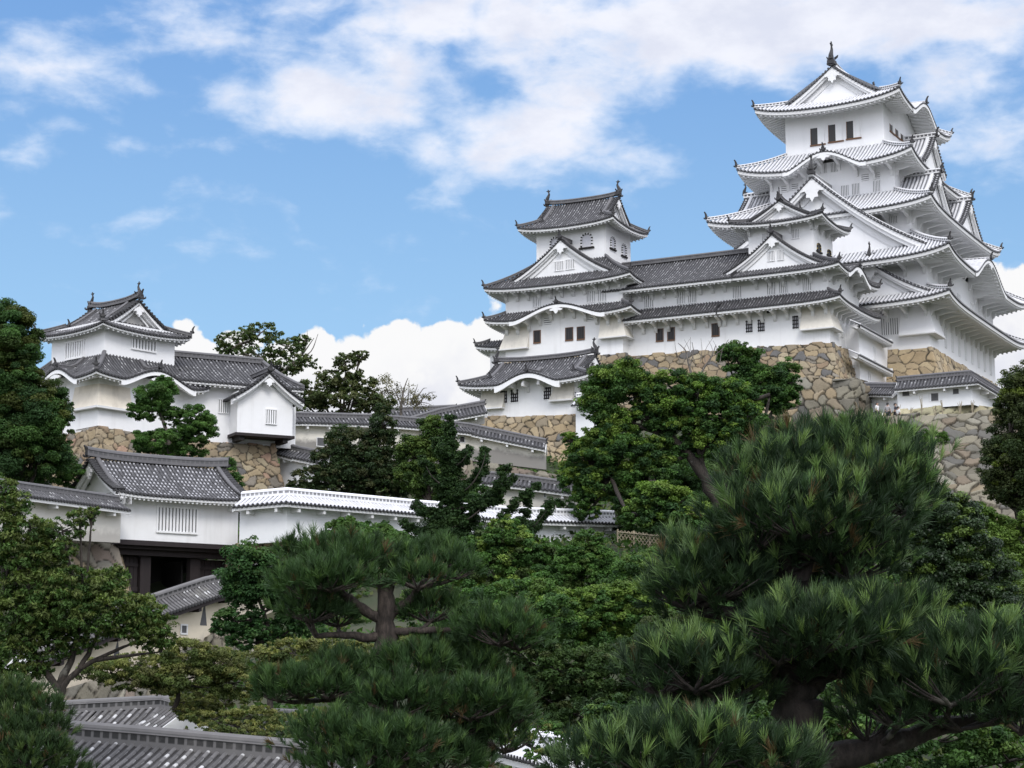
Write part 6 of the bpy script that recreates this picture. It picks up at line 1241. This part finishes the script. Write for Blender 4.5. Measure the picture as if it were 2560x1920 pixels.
bush('shrub', 'mid-green bush with pale tips in front of the right part of the white-tiled wall', [pb(504, 532, 73, 22, 12), pb(480, 552, 73, 26, 14), pb(520, 550, 73, 28, 17), pb(535, 560, 73, 24, 18), pb(490, 570, 73, 36, 20), pb(530, 590, 73, 36, 22), pb(470, 595, 73, 40, 20)], .15, G_MID+[(.06, .08, .03)], cov=6, clump=.24, fresh=G_LIGHT[:1], pf=.15)
bush('shrub', 'pyramid-shaped green bush at the right end of the white-tiled wall', [pb(588, 542, 68, 14, 12), pb(582, 558, 68, 24, 16), pb(600, 560, 68, 18, 14), pb(575, 580, 68, 34, 20), pb(610, 578, 68, 26, 18), pb(560, 596, 68, 26, 18), pb(625, 590, 68, 20, 16)], .14, G_MID, cov=6, clump=.24, fresh=[(.085, .14, .035)], pf=.14)
bush('shrub', 'bright yellow-green leafy bush left of the near pine', [pb(565, 610, 52, 26, 18), pb(600, 605, 52, 30, 18), pb(625, 600, 52, 22, 16), pb(580, 628, 52, 40, 18), pb(620, 622, 52, 30, 18), pb(560, 640, 52, 30, 18), pb(610, 645, 52, 40, 20), pb(640, 600, 52, 22, 14), pb(650, 622, 52, 20, 20)], .12, [(.055, .105, .026), (.04, .08, .022)], cov=6, clump=.24, fresh=[(.13, .20, .04), (.10, .17, .035)], pf=.42)
bush('shrub', 'dark shrubbery in shade between the two foreground pines', [pb(560, 670, 40, 46, 24), pb(610, 680, 40, 50, 26), pb(640, 660, 40, 40, 22), pb(530, 690, 40, 40, 22), pb(590, 710, 40, 60, 26), pb(650, 710, 40, 50, 26), pb(560, 735, 39, 40, 14), pb(630, 735, 39, 60, 20), pb(520, 655, 40, 34, 20), pb(700, 640, 40, 60, 30), pb(760, 680, 40, 60, 40), pb(700, 720, 40, 60, 40), pb(770, 730, 40, 60, 40)], .10, [(.035, .06, .02), (.045, .075, .024), (.028, .048, .018), (.055, .065, .025)], cov=4.5, clump=.22, fresh=[(.06, .10, .03)], pf=.15)
bush('shrub', 'tall dark glossy ivy-like shrub right of the near pine', [pb(940, 520, 48, 36, 26), pb(925, 555, 48, 36, 30), pb(960, 545, 48, 34, 26), pb(980, 580, 48, 36, 30), pb(945, 590, 48, 40, 30), pb(915, 600, 48, 30, 26), pb(1000, 610, 48, 34, 26), pb(960, 630, 48, 50, 26), pb(920, 500, 48, 24, 22), pb(900, 560, 48, 30, 40), pb(1015, 640, 48, 40, 30)], .105, [(.028, .048, .020), (.038, .062, .024), (.022, .038, .017)], cov=6, clump=.22, fresh=[(.10, .16, .03)], pf=.09, lm='leaf_gloss')
bush('shrub', 'sunlit yellow-green bush under the tall boulder wall at the right edge', [pb(985, 525, 60, 18, 16), pb(1000, 545, 60, 20, 18), pb(1020, 535, 60, 22, 20), pb(1010, 570, 60, 26, 24), pb(1030, 580, 60, 26, 30), pb(975, 510, 60, 12, 8)], .12, [(.09, .135, .03), (.11, .155, .034), (.07, .11, .026)], cov=6, clump=.24)
bush('shrub', 'bright feathery young shrub on the path edge behind the near pine', [pb(880, 436, 120, 15, 11), pb(900, 434, 120, 13, 12), pb(916, 441, 120, 13, 11), pb(890, 445, 120, 26, 12), pb(935, 440, 120, 12, 8)], .14, [(.09, .15, .035), (.07, .125, .03)], cov=4, clump=.24)
bush('shrub', 'dark undergrowth below the camphor trunk', [pb(650, 560, 84, 20, 12), pb(690, 560, 84, 26, 16), pb(720, 545, 86, 26, 18), pb(750, 540, 88, 26, 20), pb(700, 580, 80, 40, 20), pb(740, 570, 82, 40, 24), pb(660, 585, 78, 30, 18), pb(700, 520, 104, 34, 24), pb(668, 490, 106, 34, 24), pb(735, 490, 108, 34, 30), pb(700, 470, 112, 40, 24), pb(760, 470, 112, 40, 24), pb(640, 530, 100, 24, 16)], .15, G_DARK, cov=5, clump=.24, fresh=G_MID, pf=.15)
bush('shrub', 'dark shrub between the pruned tree and the gate roof', [pb(50, 470, 86, 30, 16), pb(80, 478, 87, 22, 12), pb(226, 470, 92, 10, 12), pb(232, 482, 90, 10, 10)], .13, G_MID+G_DARK, cov=4, clump=.26)
bush('shrub', 'ivy and shrubs covering the stones left of the gateway', [pb(20, 570, 74, 30, 14), pb(50, 576, 76, 26, 12), pb(85, 585, 78, 24, 14), pb(110, 590, 79, 14, 16), pb(60, 595, 76, 50, 12), pb(90, 605, 76, 40, 10)], .12, [(.06, .07, .035), (.045, .055, .026), (.08, .075, .04)], cov=3, clump=.26)
bush('shrub', 'trees and shrubs filling the slope below the two small walls', [pb(470, 505, 100, 30, 12), pb(300, 500, 98, 24, 8), pb(480, 492, 104, 12, 8), pb(560, 510, 100, 20, 8)], .18, G_DARK, cov=4, clump=.26)
bush('shrub', 'dark shrubs at the foot of the grey boulder wall', [pb(700, 455, 125, 40, 16), pb(760, 450, 128, 50, 20), pb(830, 452, 128, 50, 20), pb(860, 470, 122, 30, 30), pb(900, 520, 115, 40, 20), pb(780, 470, 120, 60, 20)], .22, G_DARK+G_MID, cov=4, clump=.26)
bush('shrub', 'leafy sprays hanging over the small white-ended roof at the bottom', [pb(536, 728, 33, 22, 8), pb(566, 738, 33, 18, 7), pb(520, 742, 33, 20, 10), pb(556, 756, 32.5, 30, 8), pb(592, 744, 33, 16, 10)], .09, G_MID+G_OLIVE[:1], cov=2.6, clump=.3, fresh=[(.14, .16, .05)], pf=.2, droop=.5)
bush('shrub', 'dark green shrubs under and behind the near pine at the lower right', [pb(880, 690, 26, 60, 30), pb(940, 740, 24, 60, 34), pb(1010, 760, 24, 60, 30), pb(860, 750, 22, 50, 40), pb(1000, 650, 34, 50, 34), pb(900, 640, 34, 50, 34), pb(860, 600, 36, 50, 34), pb(820, 560, 40, 50, 30), pb(740, 640, 34, 60, 36), pb(700, 700, 26, 60, 40), pb(760, 740, 22, 60, 40), pb(640, 730, 28, 60, 30)], .09, G_DARK+[(.05, .085, .03)], cov=4.5, clump=.22, fresh=[(.09, .15, .035)], pf=.12)
bush('shrub', 'leafy green thicket filling the slope between the small wall and the near pine', [pb(690, 560, 70, 40, 22), pb(650, 580, 66, 40, 24), pb(720, 600, 60, 50, 30), pb(760, 560, 72, 40, 24), pb(800, 520, 84, 40, 24), pb(850, 490, 95, 40, 24), pb(540, 620, 50, 40, 24), pb(480, 630, 46, 40, 24), pb(520, 600, 60, 40, 20), pb(440, 610, 56, 40, 24)], .13, G_DARK+G_MID, cov=4.5, clump=.22, fresh=[(.09, .15, .035)], pf=.15)
# ground cover: low undergrowth all over the slope
def undergrowth():
    n = 170000; X = RNG.uniform(-42, 62, n); Y = 28+RNG.random(n)**.8*130; k = np.abs(X) < Y*.31+3; X, Y = X[k], Y[k]
    dens = np.sin(X*.9+Y*.31)*np.cos(Y*.7-X*.4)+np.sin(X*.23)*.6; k = (dens > -.95) & ~((np.abs(X+15) < 5.5) & (np.abs(Y-82) < 8)); X, Y, dens = X[k], Y[k], dens[k]
    h = .12+.30*RNG.random(len(X))*np.clip(dens+.6, .2, 1.4); pos = np.stack([X, Y, terr(X, Y)+h], 1); pal = np.array(G_DARK+G_MID+G_OLIVE[:2])
    V, F, C = leaves(pos, rdir(len(X), .9), (.16+.30*RNG.random(len(X))), pal[RNG.integers(0, len(pal), len(X))]*(.7+.6*RNG.random(len(X)))[:, None])
    npmesh('undergrowth', V, F, C, 'leaf', None, kind='stuff', label='low leafy undergrowth covering the slope', cat='undergrowth')
undergrowth()
# weeds on the right wall
def weeds():
    for i, (x, y, h) in enumerate([(899, 412, 9), (922, 410, 15), (943, 411, 14), (910, 413, 6), (960, 410, 10), (935, 412, 7), (972, 408, 9)]):
        b = P(x, y, 143); rt = empty('weed', b, 0., 'thin dry weed stalk growing along the foot of the right roofed wall', 'weed', 'weeds along the right wall'); L = []
        for j in range(5): t = np.array([random.uniform(-.25, .25), random.uniform(-.2, .2), h*143/FPX*random.uniform(.6, 1)]); L.append(([(0, 0, -.6), t*.5+np.array([0, 0, .05]), t], [.03, .022, .012]))
        tube_mesh(rt, 'stalk', L, 'bamboo', 4)
weeds()
# bamboo fence right of the white-tiled wall
def fence():
    A, B = P(618, 550, 96), P(676, 556, 95); rt = empty('bamboo_fence', A, 0., 'low diagonal bamboo lattice fence on the slope right of the white-tiled wall', 'fence'); d = B-A; L = np.linalg.norm(d); e = d/L; H = 1.0; mb = MB()
    n = 16
    for i in range(-3, n+1):
        for s in (1, -1):
            a0 = i*L/n; a1 = a0+s*0+H*.75; p0, p1 = (a0, a1) if s > 0 else (a1, a0); q0, q1 = max(0, min(L, p0)), max(0, min(L, p1))
            if abs(q0-q1) < .1: continue
            z0 = (q0-p0)/(p1-p0)*H; z1 = (q1-p0)/(p1-p0)*H; o = np.array([0, -.02*s, 0]); mb.tube([e*q0+Z3*z0+o, e*q1+Z3*z1+o], [.022, .022], 5)
    mb.build('lattice', 'bamboo', rt)
    for z in (.12, .9): m = MB(); m.tube([Z3*z-np.array([0, .06, 0]), d+Z3*z-np.array([0, .06, 0])], [.026, .026], 6); m.build('rail', 'bamboo', rt)
    for t in (0, .28, .55, .8, 1): m = MB(); m.tube([d*t-Z3*.5+np.array([0, .05, 0]), d*t+Z3*1.05+np.array([0, .05, 0])], [.05, .045], 7); m.build('post', 'bamboo', rt)
fence()
# visitors on the path, seen over the boulder wall
def person(px, py, D, turn, shirt, label, h=1.68, bag=False):
    top = P(px, py, D); foot = np.array([top[0], top[1], top[2]-h]); rt = empty('person', foot, turn, label, 'person', 'visitors on the path')
    s = h/1.7
    J = dict(pel=(0, 0, .95), wst=(0, 0, 1.08), chs=(0, .01, 1.28), nck=(0, .0, 1.43), chn=(0, -.01, 1.50), hd=(0, -.02, 1.58), crn=(0, 0, 1.67), lsh=(.17, 0, 1.38), lel=(.23, .02, 1.12), lwr=(.20, -.12, .92), lha=(.19, -.17, .86), rsh=(-.17, 0, 1.38), rel=(-.23, .02, 1.12), rwr=(-.2, -.1, .92), rha=(-.19, -.15, .86), lhp=(.09, 0, .9), lkn=(.10, -.03, .5), lan=(.10, .03, .09), lto=(.11, -.13, .04), rhp=(-.09, 0, .9), rkn=(-.10, -.02, .5), ran=(-.1, .04, .09), rto=(-.11, -.12, .04))
    Rr = dict(pel=.13, wst=.115, chs=.14, nck=.055, chn=.07, hd=.098, crn=.07, lsh=.06, lel=.042, lwr=.03, lha=.035, rsh=.06, rel=.042, rwr=.03, rha=.035, lhp=.085, lkn=.058, lan=.04, lto=.035, rhp=.085, rkn=.058, ran=.04, rto=.035)
    E = [('pel', 'wst'), ('wst', 'chs'), ('chs', 'nck'), ('nck', 'chn'), ('chn', 'hd'), ('hd', 'crn'), ('chs', 'lsh'), ('lsh', 'lel'), ('lel', 'lwr'), ('lwr', 'lha'), ('chs', 'rsh'), ('rsh', 'rel'), ('rel', 'rwr'), ('rwr', 'rha'), ('pel', 'lhp'), ('lhp', 'lkn'), ('lkn', 'lan'), ('lan', 'lto'), ('pel', 'rhp'), ('rhp', 'rkn'), ('rkn', 'ran'), ('ran', 'rto')]
    def skinned(name, keys, edges, m, grow=0., root='pel'):
        me = bpy.data.meshes.new(name); ix = {k: i for i, k in enumerate(keys)}; me.from_pydata([tuple(np.array(J[k])*s) for k in keys], [(ix[a], ix[b]) for a, b in edges], []); me.materials.append(mat(m))
        o = link(bpy.data.objects.new(name, me), rt); sk = o.modifiers.new('skin', 'SKIN'); sk.use_smooth_shade = True
        for k in keys: me.skin_vertices[0].data[ix[k]].radius = ((Rr[k]+grow)*s, (Rr[k]+grow)*s); me.skin_vertices[0].data[ix[k]].use_root = (k == root)
        sb = o.modifiers.new('sub', 'SUBSURF'); sb.levels = sb.render_levels = 1; return o
    skinned('body', list(J), E, 'skin')
    sk = ['wst', 'chs', 'lsh', 'lel', 'rsh', 'rel', 'pel']; skinned('shirt', sk, [('pel', 'wst'), ('wst', 'chs'), ('chs', 'lsh'), ('lsh', 'lel'), ('chs', 'rsh'), ('rsh', 'rel')], shirt, .016)
    tk = ['pel', 'lhp', 'lkn', 'lan', 'rhp', 'rkn', 'ran']; skinned('trousers', tk, [('pel', 'lhp'), ('lhp', 'lkn'), ('lkn', 'lan'), ('pel', 'rhp'), ('rhp', 'rkn'), ('rkn', 'ran')], 'cloth_dark', .012)
    hm = MB(); th = np.linspace(0, pi, 9); 
    rows = [[(.108*s*sin(t)*cos(a)*1.0, .012*s+.112*s*sin(t)*sin(a), 1.595*s+.105*s*cos(t)) for a in np.linspace(0, 2*pi, 14)[:-1]] for t in np.linspace(0.02, 1.5, 6)]
    rows.append([(.10*s*cos(a), .03*s+.10*s*sin(a), (1.50 if sin(a) > -.2 else 1.60)*s) for a in np.linspace(0, 2*pi, 14)[:-1]]); hm.grid(np.array(rows), 0, None, True); hm.build('hair', 'hair', rt, smooth=True)
    fm = MB(); fm.tube([(0, -.10*s, 1.585*s), (0, -.135*s, 1.555*s)], [.012*s, .018*s], 5)
    fm.build('nose', 'skin', rt)
    em = MB()
    for x in (-.034, .034): em.box(((x-.012)*s, -.118*s, 1.585*s), ((x+.012)*s, -.098*s, 1.597*s))
    em.build('eyes', 'hair', rt); mm = MB(); mm.box((-.022*s, -.112*s, 1.522*s), (.022*s, -.09*s, 1.53*s)); mm.build('mouth', 'skin', rt)
    return rt
for a in ((877, 402.0, 142.2, .9, 'cloth_white', 'person in a white shirt, half hidden by the corner of the boulder wall', 1.66), (887.5, 402.3, 142.6, 2.4, 'cloth_grey', 'person in a grey shirt walking along the path below the white wall', 1.70), (895.2, 402.8, 142.9, 1.2, 'cloth_dark', 'person in dark clothes standing just behind a shorter visitor in white', 1.72), (898.0, 406.2, 142.3, 2.0, 'cloth_white', 'shorter person in white at the right end of the group of visitors', 1.55)): person(*a)
